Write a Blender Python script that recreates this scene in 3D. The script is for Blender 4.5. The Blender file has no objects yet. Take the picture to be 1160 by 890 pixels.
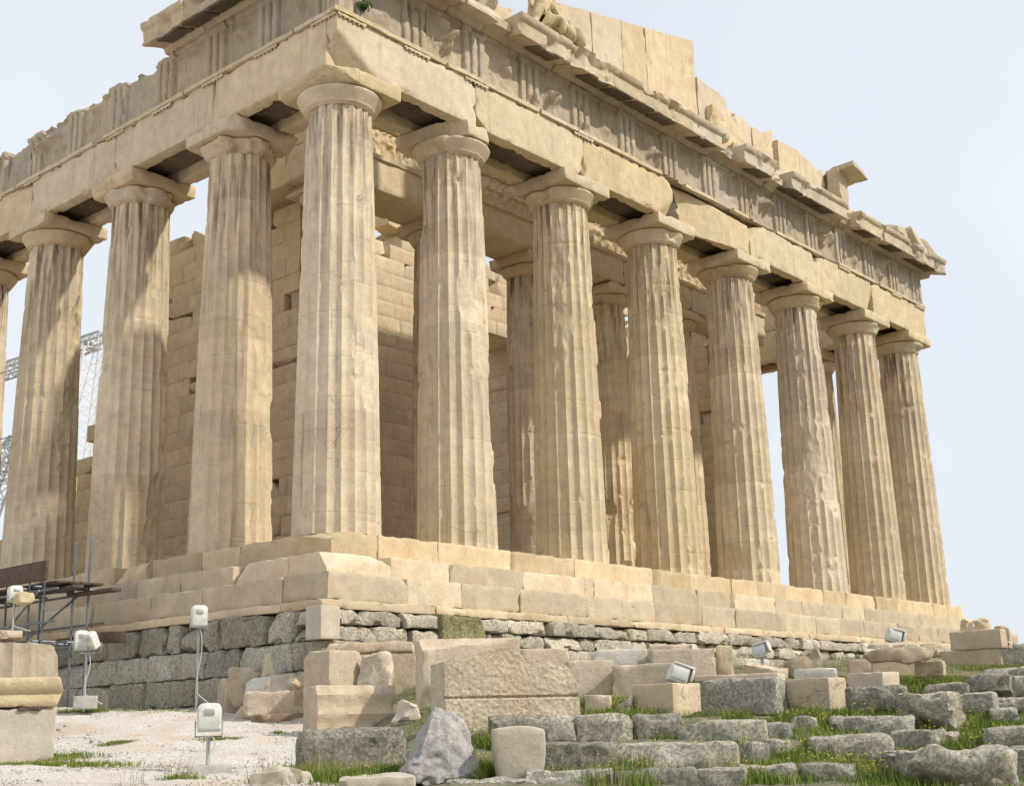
import bpy, bmesh, math, random
import numpy as np
from mathutils import Matrix, Vector

# ------------------------------------------------------------------ camera, sky, sun, exposure
scene = bpy.context.scene
COL = scene.collection
CAM = np.array([-18.1323, -20.7491, -3.95644])
AZ, EL, ROLL = 0.855716, 0.251911, -0.0272022
FPX = 1474.46
SUN_AZ = math.radians(156.0)      # clockwise from +y (y = away behind the front) towards +x
SUN_EL = math.radians(43.0)

def cam_axes():
    f = np.array([math.sin(AZ)*math.cos(EL), math.cos(AZ)*math.cos(EL), math.sin(EL)])
    r = np.array([math.cos(AZ), -math.sin(AZ), 0.0]); u = np.cross(r, f)
    return (r*math.cos(ROLL)+u*math.sin(ROLL), -r*math.sin(ROLL)+u*math.cos(ROLL), f)
RT, UP, FW = cam_axes()
cd = bpy.data.cameras.new('camera'); cam = bpy.data.objects.new('camera', cd); COL.objects.link(cam)
cd.sensor_width = 36.0; cd.sensor_fit = 'HORIZONTAL'; cd.lens = FPX/1160*36.0
cd.clip_start = 0.1; cd.clip_end = 30000
cam.matrix_world = Matrix(((RT[0], UP[0], -FW[0], CAM[0]), (RT[1], UP[1], -FW[1], CAM[1]), (RT[2], UP[2], -FW[2], CAM[2]), (0, 0, 0, 1)))
scene.camera = cam

w = bpy.data.worlds.new("World"); scene.world = w; w.use_nodes = True
nt = w.node_tree; nt.nodes.clear()
out = nt.nodes.new('ShaderNodeOutputWorld'); bg = nt.nodes.new('ShaderNodeBackground')
sky = nt.nodes.new('ShaderNodeTexSky'); sky.sky_type = 'NISHITA'; sky.sun_disc = False
sky.sun_elevation = SUN_EL; sky.sun_rotation = SUN_AZ; sky.air_density = 1.0; sky.dust_density = 3.0; sky.altitude = 150
mix = nt.nodes.new('ShaderNodeMix'); mix.data_type = 'RGBA'; mix.inputs[0].default_value = 0.86
mix.inputs[7].default_value = (7.75, 8.2, 8.75, 1)
wtc = nt.nodes.new('ShaderNodeTexCoord'); wno = nt.nodes.new('ShaderNodeTexNoise'); wno.inputs['Scale'].default_value = 2.2; wno.inputs['Detail'].default_value = 5; wmr = nt.nodes.new('ShaderNodeMapRange')
wmr.inputs[1].default_value = .35; wmr.inputs[2].default_value = .65; wmr.inputs[3].default_value = .78; wmr.inputs[4].default_value = .93
nt.links.new(wtc.outputs['Generated'], wno.inputs['Vector']); nt.links.new(wno.outputs[0], wmr.inputs[0]); nt.links.new(wmr.outputs[0], mix.inputs[0])
nt.links.new(sky.outputs[0], mix.inputs[6]); nt.links.new(mix.outputs[2], bg.inputs[0])
bg.inputs[1].default_value = 0.085
nt.links.new(bg.outputs[0], out.inputs[0])

sd = bpy.data.lights.new('sun', 'SUN'); so = bpy.data.objects.new('sun', sd); COL.objects.link(so)
sd.energy = 2.85; sd.angle = math.radians(2.0); sd.color = (1.0, 0.93, 0.82)
sdir = Vector((math.sin(SUN_AZ)*math.cos(SUN_EL), math.cos(SUN_AZ)*math.cos(SUN_EL), math.sin(SUN_EL)))
so.rotation_euler = sdir.to_track_quat('Z', 'Y').to_euler(); so.location = (0, -60, 60)
vs = scene.view_settings
vs.view_transform = 'Standard'; vs.look = 'None'; vs.gamma = 1.0; vs.use_curve_mapping = False; vs.exposure = 0.45

def ray(u, v):
    return RT*((u-580)/FPX) + UP*(-(v-445)/FPX) + FW
def at(u, v, d):
    return CAM + d*ray(u, v)

# ------------------------------------------------------------------ noise
def _h(ix, iy, iz, seed):
    n = (ix*374761393 + iy*668265263 + iz*2147483647 + seed*974634777) & 0xFFFFFFFF
    n = ((n ^ (n >> 13))*1274126177) & 0xFFFFFFFF
    n = ((n ^ (n >> 15))*2246822519) & 0xFFFFFFFF
    return ((n ^ (n >> 16)) & 0xFFFFFF).astype(np.float64)/0xFFFFFF*2-1
def vnoise(P, seed=0):
    P = np.asarray(P, float); I = np.floor(P).astype(np.int64); F = P-I
    F = F*F*F*(F*(F*6-15)+10)
    r = 0
    for a in (0, 1):
        wx = F[:, 0] if a else 1-F[:, 0]
        for b in (0, 1):
            wy = F[:, 1] if b else 1-F[:, 1]
            for c in (0, 1):
                wz = F[:, 2] if c else 1-F[:, 2]
                r = r + wx*wy*wz*_h(I[:, 0]+a, I[:, 1]+b, I[:, 2]+c, seed)
    return r
def fbm(P, sc=1.0, octv=4, seed=0, gain=.5):
    P = np.asarray(P, float)*sc; r = 0; a = 1.0; t = 0
    for o in range(octv):
        r = r + a*vnoise(P*(2.03**o)+o*17.3, seed+o*7); t += a; a *= gain
    return r/t*1.6
def n1(x, seed=0, sc=1.0, octv=3):
    x = np.atleast_1d(np.asarray(x, float)); return fbm(np.stack([x, x*0+.37, x*0+.71], 1), sc, octv, seed)

# ------------------------------------------------------------------ mesh helpers
class G:
    """collects quads and triangles; build() links them as ONE mesh object"""
    def __init__(s): s.v = []; s.q = []; s.t = []; s.n = 0; s.a = []
    def add(s, V, Q=None, T=None, tone=.5):
        V = np.asarray(V, float).reshape(-1, 3)
        s.v.append(V); s.a.append(np.full(len(V), tone))
        if Q is not None and len(Q): s.q.append(np.asarray(Q, np.int64).reshape(-1, 4)+s.n)
        if T is not None and len(T): s.t.append(np.asarray(T, np.int64).reshape(-1, 3)+s.n)
        s.n += len(V); return s
    def mesh(s, name, mat, smooth=35):
        V = np.concatenate(s.v)
        Q = np.concatenate(s.q) if s.q else np.zeros((0, 4), np.int64)
        T = np.concatenate(s.t) if s.t else np.zeros((0, 3), np.int64)
        me = bpy.data.meshes.new(name)
        me.vertices.add(len(V)); me.vertices.foreach_set('co', V.ravel())
        nl = len(Q)*4+len(T)*3
        me.loops.add(nl); me.loops.foreach_set('vertex_index', np.concatenate([Q.ravel(), T.ravel()]).astype(np.int32))
        me.polygons.add(len(Q)+len(T))
        st = np.concatenate([np.arange(len(Q))*4, len(Q)*4+np.arange(len(T))*3]).astype(np.int32)
        me.polygons.foreach_set('loop_start', st)
        if smooth is not None: me.polygons.foreach_set('use_smooth', np.ones(len(Q)+len(T), bool))
        me.update(calc_edges=True)
        at_ = me.attributes.new('tone', 'FLOAT', 'POINT'); at_.data.foreach_set('value', np.concatenate(s.a).astype(np.float32))
        me.validate()
        if smooth is not None and smooth < 180: me.set_sharp_from_angle(angle=math.radians(smooth))
        me.materials.append(mat)
        return me
    def build(s, name, mat, parent=None, loc=(0, 0, 0), rot=(0, 0, 0), smooth=35):
        o = bpy.data.objects.new(name, s.mesh(name, mat, smooth)); COL.objects.link(o)
        return place(o, parent, loc, rot)
WORLDLOC = {}
def place(o, parent, loc, rot=(0, 0, 0)):
    """loc is a world position; parents never carry a rotation here unless the child is given in local space"""
    base = np.array(WORLDLOC.get(parent.name, (0, 0, 0))) if parent else np.zeros(3)
    o.parent = parent; o.location = tuple(np.array(loc, float)-base); o.rotation_euler = rot
    WORLDLOC[o.name] = tuple(loc)
    return o
def empty(name, loc):
    o = bpy.data.objects.new(name, None); COL.objects.link(o); o.empty_display_size = .2
    o.location = loc; WORLDLOC[o.name] = tuple(loc); return o
def tag(o, label=None, cat=None, group=None, kind=None):
    if label: o['label'] = label
    if cat: o['category'] = cat
    if group: o['group'] = group
    if kind or cat: o['kind'] = kind or 'thing'
    return o
def rotz(V, a):
    c, s_ = math.cos(a), math.sin(a); V = np.asarray(V, float)
    return np.stack([V[:, 0]*c-V[:, 1]*s_, V[:, 0]*s_+V[:, 1]*c, V[:, 2]], 1)
def rotmat(V, rx, ry, rz):
    M = np.array(Matrix.Rotation(rz, 3, 'Z') @ Matrix.Rotation(ry, 3, 'Y') @ Matrix.Rotation(rx, 3, 'X'))
    return np.asarray(V) @ M.T

def gridq(nu, nv, off=0, flip=False):
    i = np.arange(nu-1)[:, None]; j = np.arange(nv-1)[None, :]
    a = (i*nv+j).ravel(); q = np.stack([a, a+nv, a+nv+1, a+1], 1)
    return (q[:, ::-1] if flip else q)+off
def coords(L, res, r):
    n = max(1, int(round((L-2*r)/res)))
    return np.concatenate([[0], np.linspace(r, L-r, n+1), [L]])
def lattice(L, W, H, res, r):
    X, Y, Z = coords(L, res, r), coords(W, res, r), coords(H, res, r)
    nx, ny, nz = len(X), len(Y), len(Z)
    P = []; Q = []; off = 0
    def face(fix, val, A, B, flip):
        nonlocal off
        a, b = np.meshgrid(np.arange(len(A)), np.arange(len(B)), indexing='ij')
        idx = np.zeros((a.size, 3), np.int64); o = [k for k in range(3) if k != fix]
        idx[:, fix] = val; idx[:, o[0]] = a.ravel(); idx[:, o[1]] = b.ravel()
        P.append(idx); Q.append(gridq(len(A), len(B), off, flip)); off += a.size
    face(0, 0, Y, Z, True); face(0, nx-1, Y, Z, False)
    face(1, 0, X, Z, False); face(1, ny-1, X, Z, True)
    face(2, 0, X, Y, True); face(2, nz-1, X, Y, False)
    I = np.concatenate(P); Q = np.concatenate(Q)
    key = (I[:, 0]*ny+I[:, 1])*nz+I[:, 2]
    uq, first, inv = np.unique(key, return_index=True, return_inverse=True)
    I = I[first]; Q = inv.ravel()[Q]
    V = np.stack([X[I[:, 0]], Y[I[:, 1]], Z[I[:, 2]]], 1)
    return V, Q
def block(L, W, H, res=.08, r=.025, seed=0, rough=.006, rs=3.0, cuts=2, cutd=.12, lump=0.0, top=None, chip=.0, only=None):
    """a stone block standing on z=0, centred in x and y: rounded arrises, broken corners, rough faces"""
    rng = np.random.RandomState(seed+11)
    r = min(r, .3*min(L, W, H)); V, Q = lattice(L, W, H, res, r)
    D = np.array([L, W, H]); c = np.clip(V, r, D-r); d = V-c; ln = np.linalg.norm(d, axis=1); k = ln > 1e-9
    V[k] = c[k]+d[k]/ln[k][:, None]*r
    m = .3*min(L, W, H); cc = np.clip(V, m, D-m); nd = V-cc; nd /= np.linalg.norm(nd, axis=1)[:, None]+1e-9
    V = V-np.array([L/2, W/2, 0])
    S = V+seed*3.71
    if chip:                                                    # ragged arrises
        e = np.sort(np.minimum(V+np.array([L/2, W/2, 0]), D-(V+np.array([L/2, W/2, 0]))), axis=1)[:, 1]
        ch = np.clip(fbm(S, 4.5, 3, seed+5)-.05, 0, 1)*np.exp(-(e/.06)**2)*chip
        V = V-nd*ch[:, None]
    for i in range(cuts):
        s = rng.choice([-1, 1], 3)
        if only is not None and i < len(only): s = np.array(only[i])
        a = rng.uniform(.15, 1, 3)
        if rng.rand() < .5: a[rng.randint(3)] *= .12
        n = s*a*np.where(s == 0, 0, 1); n = n/np.linalg.norm(n)
        B = np.array([[x, y, z] for x in (-L/2, L/2) for y in (-W/2, W/2) for z in (0, H)])
        dep = (B@n).max()-rng.uniform(.35, 1.0)*cutd
        ex = V@n-dep+fbm(S, 3.3, 3, seed+31+i)*.022*min(1, cutd/.12)
        V = V-np.clip(ex, 0, None)[:, None]*n
    if lump: V = V+nd*(fbm(S, 1.1/max(.35, min(L, W, H)), 4, seed+3)*lump)[:, None]
    if rough: V = V+nd*(fbm(S, rs, 4, seed+1)*rough)[:, None]
    return V, Q
def boxg(g, L, W, H, c, rz=0.0, **k):
    V, Q = block(L, W, H, **k); g.add(rotz(V, rz)+np.array(c), Q)
def plainbox(g, lo, hi):
    lo = np.array(lo, float); hi = np.array(hi, float)
    V = np.array([[x, y, z] for x in (0, 1) for y in (0, 1) for z in (0, 1)])*(hi-lo)+lo
    g.add(V, [[0, 1, 3, 2], [4, 6, 7, 5], [0, 4, 5, 1], [2, 3, 7, 6], [0, 2, 6, 4], [1, 5, 7, 3]])
def tube(g, pts, rad, n=8, cap=True):
    P = np.asarray(pts, float); m = len(P); rad = np.broadcast_to(rad, m)
    T = np.gradient(P, axis=0); T /= np.linalg.norm(T, axis=1)[:, None]+1e-12
    ref = np.array([0, 0, 1.0]) if abs(T[0, 2]) < .9 else np.array([1.0, 0, 0])
    V = []
    for i in range(m):
        a = np.cross(T[i], ref); a /= np.linalg.norm(a)+1e-12; b = np.cross(T[i], a)
        th = np.arange(n)/n*2*math.pi
        V.append(P[i]+rad[i]*(np.cos(th)[:, None]*a+np.sin(th)[:, None]*b))
    V = np.concatenate(V); i = np.arange(m-1)[:, None]*n; j = np.arange(n)[None, :]
    a = (i+j).ravel(); b = (i+(j+1) % n).ravel()
    Q = np.stack([a, b, b+n, a+n], 1); T_ = []
    if cap:
        V = np.concatenate([V, P[:1], P[-1:]]); k = np.arange(n)
        T_ = np.concatenate([np.stack([(k+1) % n, k, k*0+m*n], 1), np.stack([(m-1)*n+k, (m-1)*n+(k+1) % n, k*0+m*n+1], 1)])
    g.add(V, Q, T_)
def heightslab(W, H, T, nx, nz, func, top=None, bot=None, xs=None):
    """closed slab whose front looks towards -y; func(x,z) is the relief towards the viewer; back plane at y=T"""
    X = np.linspace(-W/2, W/2, nx) if xs is None else np.asarray(xs, float); nx = len(X)
    S = np.linspace(0, 1, nz); xx, ss = np.meshgrid(X, S, indexing='ij'); xx = xx.ravel(); ss = ss.ravel()
    t = np.full(nx, H) if top is None else top(X); b = np.zeros(nx) if bot is None else bot(X)
    zz = np.repeat(b, nz)+ss*np.repeat(t-b, nz)
    f = func(xx, zz); V1 = np.stack([xx, -f, zz], 1); V2 = np.stack([xx, np.full_like(xx, T), zz], 1)
    n = nx*nz; Q = [gridq(nx, nz), gridq(nx, nz, n, True)]
    ring = np.concatenate([np.arange(nx)*nz, (nx-1)*nz+np.arange(1, nz), (np.arange(nx-2, -1, -1))*nz+nz-1, np.arange(nz-2, 0, -1)])
    nxt = np.roll(ring, -1); Q.append(np.stack([ring, ring+n, nxt+n, nxt], 1))
    return np.concatenate([V1, V2]), np.concatenate(Q)
def extrude(profile, x0, x1, res=.12, seed=0, rough=.008, sub=.09, rs=4., jag=.05):
    """profile: closed list of (y,z), clockwise seen from +x; extruded along x with worn edges and broken ends"""
    P = np.array(profile, float); pts = []
    for a, b in zip(P, np.roll(P, -1, 0)):
        k = max(1, int(np.linalg.norm(b-a)/sub)); pts += [a+(b-a)*i/k for i in range(k)]
    pts = np.array(pts); m = len(pts); n = max(2, int((x1-x0)/res)+1); X = np.linspace(x0, x1, n)
    V = np.concatenate([np.concatenate([np.full((m, 1), x), pts], 1) for x in X])
    i = np.arange(n-1)[:, None]*m; j = np.arange(m)[None, :]; a = (i+j).ravel(); b = (i+(j+1) % m).ravel()
    Q = np.stack([a, b, b+m, a+m], 1)
    cen = pts.mean(0); c0 = n*m
    V = np.concatenate([V, [[x0, *cen], [x1, *cen]]]); k = np.arange(m)
    T = np.concatenate([np.stack([(k+1) % m, k, k*0+c0], 1), np.stack([(n-1)*m+k, (n-1)*m+(k+1) % m, k*0+c0+1], 1)])
    S = V+seed*2.3
    V[:, 1] += fbm(S, rs, 3, seed)*rough+fbm(S, .9, 2, seed+4)*rough*1.2
    V[:, 2] += fbm(S, rs, 3, seed+9)*rough
    e = np.minimum(np.abs(V[:, 0]-x0), np.abs(V[:, 0]-x1)); V[:, 0] += np.where(e < .02, fbm(S, 2.0, 3, seed+2)*jag, 0)
    ch = np.clip(fbm(S, 1.6, 4, seed+21)-.25, 0, .5)               # losses along the outer edge
    mid = V[:, 1].mean(); V[:, 1] = np.where(V[:, 1] < mid, V[:, 1]+ch*.35*np.clip((mid-V[:, 1])/.5, 0, 1), V[:, 1])
    return V, Q, T

# ------------------------------------------------------------------ materials
def lin(c): return tuple(((x/255+.055)/1.055)**2.4 if x/255 > .04045 else x/255/12.92 for x in c)+(1,)
class NT:
    def __init__(s, name):
        s.m = bpy.data.materials.new(name); s.m.use_nodes = True; s.t = s.m.node_tree
        s.b = s.t.nodes['Principled BSDF']
    def n(s, kind, **kw):
        o = s.t.nodes.new(kind)
        for k, v in kw.items(): setattr(o, k, v)
        return o
    def l(s, a, b): s.t.links.new(a, b)
    def noise(s, vec, scale, detail=4, rough=.55, dist=0.0):
        o = s.n('ShaderNodeTexNoise'); o.inputs['Scale'].default_value = scale; o.inputs['Detail'].default_value = detail
        o.inputs['Roughness'].default_value = rough; o.inputs['Distortion'].default_value = dist
        s.l(vec, o.inputs['Vector']); return o.outputs[0]
    def ramp(s, fac, lo, hi, a=0.0, b=1.0):
        o = s.n('ShaderNodeMapRange'); o.inputs[1].default_value = lo; o.inputs[2].default_value = hi
        o.inputs[3].default_value = a; o.inputs[4].default_value = b; s.l(fac, o.inputs[0]); return o.outputs[0]
    def mix(s, fac, a, b, mode='MIX'):
        o = s.n('ShaderNodeMix', data_type='RGBA', blend_type=mode)
        if isinstance(fac, (int, float)): o.inputs[0].default_value = fac
        else: s.l(fac, o.inputs[0])
        for k, x in ((6, a), (7, b)):
            if isinstance(x, tuple): o.inputs[k].default_value = x
            else: s.l(x, o.inputs[k])
        return o.outputs[2]
    def math(s, op, a, b=None):
        o = s.n('ShaderNodeMath', operation=op)
        for k, x in ((0, a), (1, b)):
            if x is None: continue
            if isinstance(x, (int, float)): o.inputs[k].default_value = x
            else: s.l(x, o.inputs[k])
        return o.outputs[0]
    def objvec(s, rand=True):
        tc = s.n('ShaderNodeTexCoord'); v = tc.outputs['Object']
        if not rand: return v
        oi = s.n('ShaderNodeObjectInfo'); mu = s.math('MULTIPLY', oi.outputs['Random'], 61.0)
        cb = s.n('ShaderNodeCombineXYZ'); s.l(mu, cb.inputs[0]); s.l(mu, cb.inputs[1])
        ta = s.n('ShaderNodeAttribute', attribute_name='tone'); s.tone = ta.outputs['Fac']; s.l(s.math('MULTIPLY', s.tone, 43.0), cb.inputs[2])
        ad = s.n('ShaderNodeVectorMath', operation='ADD'); s.l(v, ad.inputs[0]); s.l(cb.outputs[0], ad.inputs[1])
        s.rand = oi.outputs['Random']; s.raw = v
        return ad.outputs[0]
    def scale(s, vec, sx, sy, sz):
        o = s.n('ShaderNodeVectorMath', operation='MULTIPLY'); s.l(vec, o.inputs[0]); o.inputs[1].default_value = (sx, sy, sz); return o.outputs[0]
def stone(name, ca, cb, dark=(.13, .085, .05, 1), grey=(.33, .30, .27, 1), ochre=(.47, .29, .12, 1), streak=.5, greyamt=.35, ochreamt=.4,
          pit=.35, bump=.5, joints=0.0, topstain=0.0, fine=1.0, speck=0.0, speckcol=(.05, .05, .045, 1), tint=.12, btone=.16, spot=.5, drums=0.0):
    s = NT(name); v = s.objvec()
    base = s.mix(s.ramp(s.noise(v, .55, 3), .32, .68), ca, cb)
    med = s.noise(v, 3.2, 6, .65)
    base = s.mix(1.0, base, s.mix(s.ramp(med, .25, .75), (.80, .79, .78, 1), (1.13, 1.13, 1.14, 1)), 'MULTIPLY')
    if ochreamt: base = s.mix(s.ramp(s.noise(s.scale(v, 1, 1, .7), .9, 5, .6), .5, .74, 0, ochreamt), base, ochre)
    if greyamt: base = s.mix(s.ramp(s.noise(v, 1.25, 8, .7, .6), .49, .66, 0, greyamt), base, grey)
    if streak:
        st = s.ramp(s.noise(s.scale(v, 5.5, 5.5, .42), 1.0, 5, .62), .53, .74)
        pm = s.ramp(s.noise(v, .8, 3), .42, .62)
        f = s.math('MULTIPLY', st, pm)
        if topstain:
            sp = s.n('ShaderNodeSeparateXYZ'); s.l(s.raw, sp.inputs[0])
            tm = s.ramp(s.math('ADD', sp.outputs[2], s.math('MULTIPLY', s.noise(v, .7, 2), 4.0)), 7.6, 11.8, .08, 1.0)
            st2 = s.ramp(s.noise(s.scale(v, 6.5, 6.5, .5), 1.0, 5, .65), .47, .63)
            f = s.math('MAXIMUM', s.math('MULTIPLY', f, .8), s.math('MULTIPLY', st2, s.math('MULTIPLY', tm, topstain)))
        base = s.mix(s.math('MULTIPLY', f, streak), base, dark)
        pale = s.ramp(s.noise(s.scale(v, 7, 7, .6), 1.0, 4, .6), .60, .74, 0, .45)
        base = s.mix(pale, base, (.60, .54, .44, 1))
    if joints:
        sp2 = s.n('ShaderNodeSeparateXYZ'); s.l(s.raw, sp2.inputs[0])
        fr = s.math('FRACT', s.math('ADD', s.math('DIVIDE', sp2.outputs[2], joints), s.math('MULTIPLY', s.rand, 1.0)))
        ln = s.ramp(s.math('ABSOLUTE', s.math('SUBTRACT', fr, .5)), .006, .016, 1, 0)
        base = s.mix(s.math('MULTIPLY', ln, s.ramp(s.noise(v, 1.7, 3), .46, .66, 0, .42)), base, dark)
    if drums:                                                   # every drum has its own tone
        sp3 = s.n('ShaderNodeSeparateXYZ'); s.l(s.raw, sp3.inputs[0])
        di = s.math('FLOOR', s.math('ADD', s.math('DIVIDE', sp3.outputs[2], drums), s.rand)); cb3 = s.n('ShaderNodeCombineXYZ'); s.l(di, cb3.inputs[0]); s.l(s.rand, cb3.inputs[1])
        wn = s.n('ShaderNodeTexWhiteNoise', noise_dimensions='2D'); s.l(cb3.outputs[0], wn.inputs['Vector'])
        base = s.mix(1.0, base, s.mix(wn.outputs[0], (.88, .86, .84, 1), (1.07, 1.07, 1.08, 1)), 'MULTIPLY')
        base = s.mix(s.math('MULTIPLY', s.ramp(s.noise(s.scale(v, .5, .5, 1.6), 1.0, 5, .6), .53, .64, 0, .30), 1.0), base, (.43, .36, .28, 1))
    if speck: base = s.mix(s.ramp(s.noise(v, 8, 8, .76), .52, .61, 0, speck), base, speckcol); base = s.mix(s.ramp(s.noise(s.scale(v, 1.03, .97, 1.1), 11, 8, .78), .55, .63, 0, speck*1.1), base, (.58, .56, .50, 1))
    fine_d = s.noise(v, 15, 6, .75)
    base = s.mix(s.ramp(fine_d, .56, .66, 0, spot), base, s.mix(.5, base, dark)); base = s.mix(s.ramp(fine_d, .33, .43, spot*.6, 0), base, s.mix(.45, base, (.74, .70, .62, 1)))
    # thin cracks
    vo = s.n('ShaderNodeTexVoronoi', feature='DISTANCE_TO_EDGE'); vo.inputs['Scale'].default_value = .75
    wv = s.n('ShaderNodeVectorMath', operation='ADD'); nz = s.n('ShaderNodeTexNoise'); nz.inputs['Scale'].default_value = 2.2; nz.inputs['Detail'].default_value = 5
    s.l(v, nz.inputs['Vector']); s.l(v, wv.inputs[0]); s.l(nz.outputs[1], wv.inputs[1]); s.l(wv.outputs[0], vo.inputs['Vector'])
    crack = s.math('MULTIPLY', s.ramp(vo.outputs[0], .003, .010, 1, 0), s.ramp(s.noise(v, .9, 2), .58, .66))
    base = s.mix(s.math('MULTIPLY', crack, .4), base, dark)
    if tint:
        hsv = s.n('ShaderNodeHueSaturation'); s.l(s.ramp(s.rand, 0, 1, 1-tint, 1+tint*.8), hsv.inputs['Value'])
        s.l(s.ramp(s.math('FRACT', s.math('MULTIPLY', s.rand, 7.3)), 0, 1, .86, 1.12), hsv.inputs['Saturation']); s.l(base, hsv.inputs['Color']); base = hsv.outputs[0]
    bm = s.n('ShaderNodeHueSaturation'); s.l(s.ramp(s.tone, 0, 1, 1-btone, 1+btone), bm.inputs['Value']); s.l(base, bm.inputs['Color']); base = bm.outputs[0]
    s.l(base, s.b.inputs['Base Color'])
    s.b.inputs['Roughness'].default_value = .88; s.b.inputs['Specular IOR Level'].default_value = .25
    pitn = s.ramp(s.noise(v, 24*fine, 5, .7), .36, .5, -pit, 0)
    hgt = s.math('ADD', s.math('ADD', s.math('MULTIPLY', s.noise(v, 7*fine, 8, .68), 1.0), s.math('MULTIPLY', pitn, .5)), s.math('MULTIPLY', crack, -.5))
    bp = s.n('ShaderNodeBump'); bp.inputs['Strength'].default_value = bump; bp.inputs['Distance'].default_value = .045
    s.l(hgt, bp.inputs['Height']); s.l(bp.outputs[0], s.b.inputs['Normal'])
    return s.m
def plain(name, col, rough=.5, metal=0.0, var=.1, vs_=6.0):
    s = NT(name); v = s.objvec()
    f = s.noise(v, vs_, 5)
    c = s.mix(s.ramp(f, .3, .7), tuple(x*(1-var) for x in col[:3])+(1,), tuple(min(1, x*(1+var)) for x in col[:3])+(1,))
    s.l(c, s.b.inputs['Base Color']); s.b.inputs['Roughness'].default_value = rough; s.b.inputs['Metallic'].default_value = metal
    return s.m

M = {}
M['col'] = stone('weathered_column_marble', (.72, .60, .42, 1), (.63, .52, .355, 1), drums=.87, spot=.34, grey=(.50, .45, .38, 1), ochre=(.60, .43, .24, 1), streak=.95, greyamt=.40, ochreamt=.30, joints=.87, topstain=1.0, bump=.55, tint=.05)
M['ent'] = stone('entablature_marble', (.64, .53, .36, 1), (.56, .45, .295, 1), streak=.4, greyamt=.2, ochreamt=.25, bump=.4, tint=.07)
M['frz'] = stone('frieze_marble', (.50, .42, .305, 1), (.40, .335, .245, 1), streak=.8, greyamt=.4, ochreamt=.15, bump=.6, tint=.10)  # brownish grey stone, its colour darkened further for the cornice shadow
M['cor'] = stone('cornice_marble', (.58, .49, .35, 1), (.49, .41, .29, 1), streak=.4, greyamt=.25, ochreamt=.3, grey=(.27, .25, .2, 1), bump=.6, tint=.12)
M['tym'] = stone('tympanum_marble', (.64, .525, .36, 1), (.58, .47, .32, 1), streak=.35, greyamt=.08, ochreamt=.2, bump=.35, tint=.06)
M['step'] = stone('step_marble', (.645, .525, .355, 1), (.55, .44, .285, 1), streak=.25, greyamt=.15, ochreamt=.45, bump=.45, tint=.1)
M['wall'] = stone('cella_wall_marble', (.64, .52, .345, 1), (.56, .445, .285, 1), btone=.05, streak=.3, greyamt=.2, ochreamt=.4, bump=.5, tint=.08)
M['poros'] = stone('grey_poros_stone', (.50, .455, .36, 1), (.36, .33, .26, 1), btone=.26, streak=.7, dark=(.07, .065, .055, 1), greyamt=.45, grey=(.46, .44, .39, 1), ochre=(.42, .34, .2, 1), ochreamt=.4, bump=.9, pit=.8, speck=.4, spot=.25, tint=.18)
M['moss'] = stone('mossy_yellow_stone', (.36, .33, .17, 1), (.27, .26, .12, 1), streak=.4, greyamt=.3, ochreamt=.2, bump=1.0, pit=.8, speck=.4)
M['blk'] = stone('pink_cream_marble', (.64, .54, .40, 1), (.56, .455, .325, 1), streak=.4, greyamt=.35, ochreamt=.25, bump=.6, tint=.12)
M['rough'] = stone('stippled_cream_marble', (.68, .59, .44, 1), (.62, .53, .39, 1), spot=.0, streak=.15, greyamt=.15, ochreamt=.25, bump=.7, pit=.7, tint=.08)
M['white'] = stone('fresh_white_marble', (.66, .61, .53, 1), (.58, .52, .43, 1), streak=.1, greyamt=.2, ochreamt=.1, bump=.4, tint=.05)
M['grey'] = stone('grey_weathered_limestone', (.50, .46, .37, 1), (.39, .36, .29, 1), streak=.25, dark=(.09, .085, .07, 1), greyamt=.5, grey=(.52, .50, .45, 1), ochreamt=.3, ochre=(.46, .37, .23, 1), bump=.9, pit=.8, speck=.3, spot=.22, tint=.15)
M['dgrey'] = stone('dark_grey_limestone', (.36, .33, .265, 1), (.27, .25, .20, 1), streak=.2, dark=(.07, .07, .06, 1), greyamt=.5, grey=(.44, .42, .37, 1), ochreamt=.3, ochre=(.36, .29, .17, 1), bump=.9, pit=.8, speck=.42, spot=.22, tint=.12)
M['boulder'] = stone('grey_white_boulder', (.52, .50, .47, 1), (.40, .38, .36, 1), streak=.3, dark=(.12, .09, .08, 1), greyamt=.5, grey=(.30, .29, .29, 1), ochreamt=.2, ochre=(.36, .25, .18, 1), bump=.9, tint=.02)
M['yel'] = stone('yellow_marble_moulding', (.60, .50, .32, 1), (.53, .43, .27, 1), streak=.2, greyamt=.15, ochreamt=.25, bump=.5, tint=.03)
M['pale'] = stone('pale_smooth_limestone', (.55, .50, .40, 1), (.48, .43, .34, 1), streak=.3, greyamt=.25, ochreamt=.15, bump=.35, pit=.5, tint=.03)
M['drum'] = stone('fluted_fragment_marble', (.44, .37, .26, 1), (.36, .30, .21, 1), streak=.5, greyamt=.4, ochreamt=.2, bump=.5, tint=.03)
M['crust_shade'] = stone('crust_and_soffit_shade', (.085, .068, .05, 1), (.15, .12, .085, 1), streak=.2, greyamt=.1, ochreamt=.25, ochre=(.40, .31, .19, 1), bump=.8, tint=.1)  # black patina plus soffit shade, both put into the colour of slabs and mutules
M['whitepaint'] = plain('white_lamp_paint', (.64, .63, .57), .5, 0, .15, 14)
M['lampglass'] = plain('lamp_glass', (.62, .64, .62), .15, 0, .04)
M['greymetal'] = plain('galvanised_metal', (.42, .43, .42), .45, .6, .12)
M['scaf'] = plain('blue_grey_scaffold_steel', (.17, .19, .21), .5, .5, .2)
M['brown'] = plain('dark_brown_board', (.085, .055, .038), .8, 0, .3, 9)
M['wood'] = plain('old_timber', (.28, .20, .13), .85, 0, .3, 9)
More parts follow.
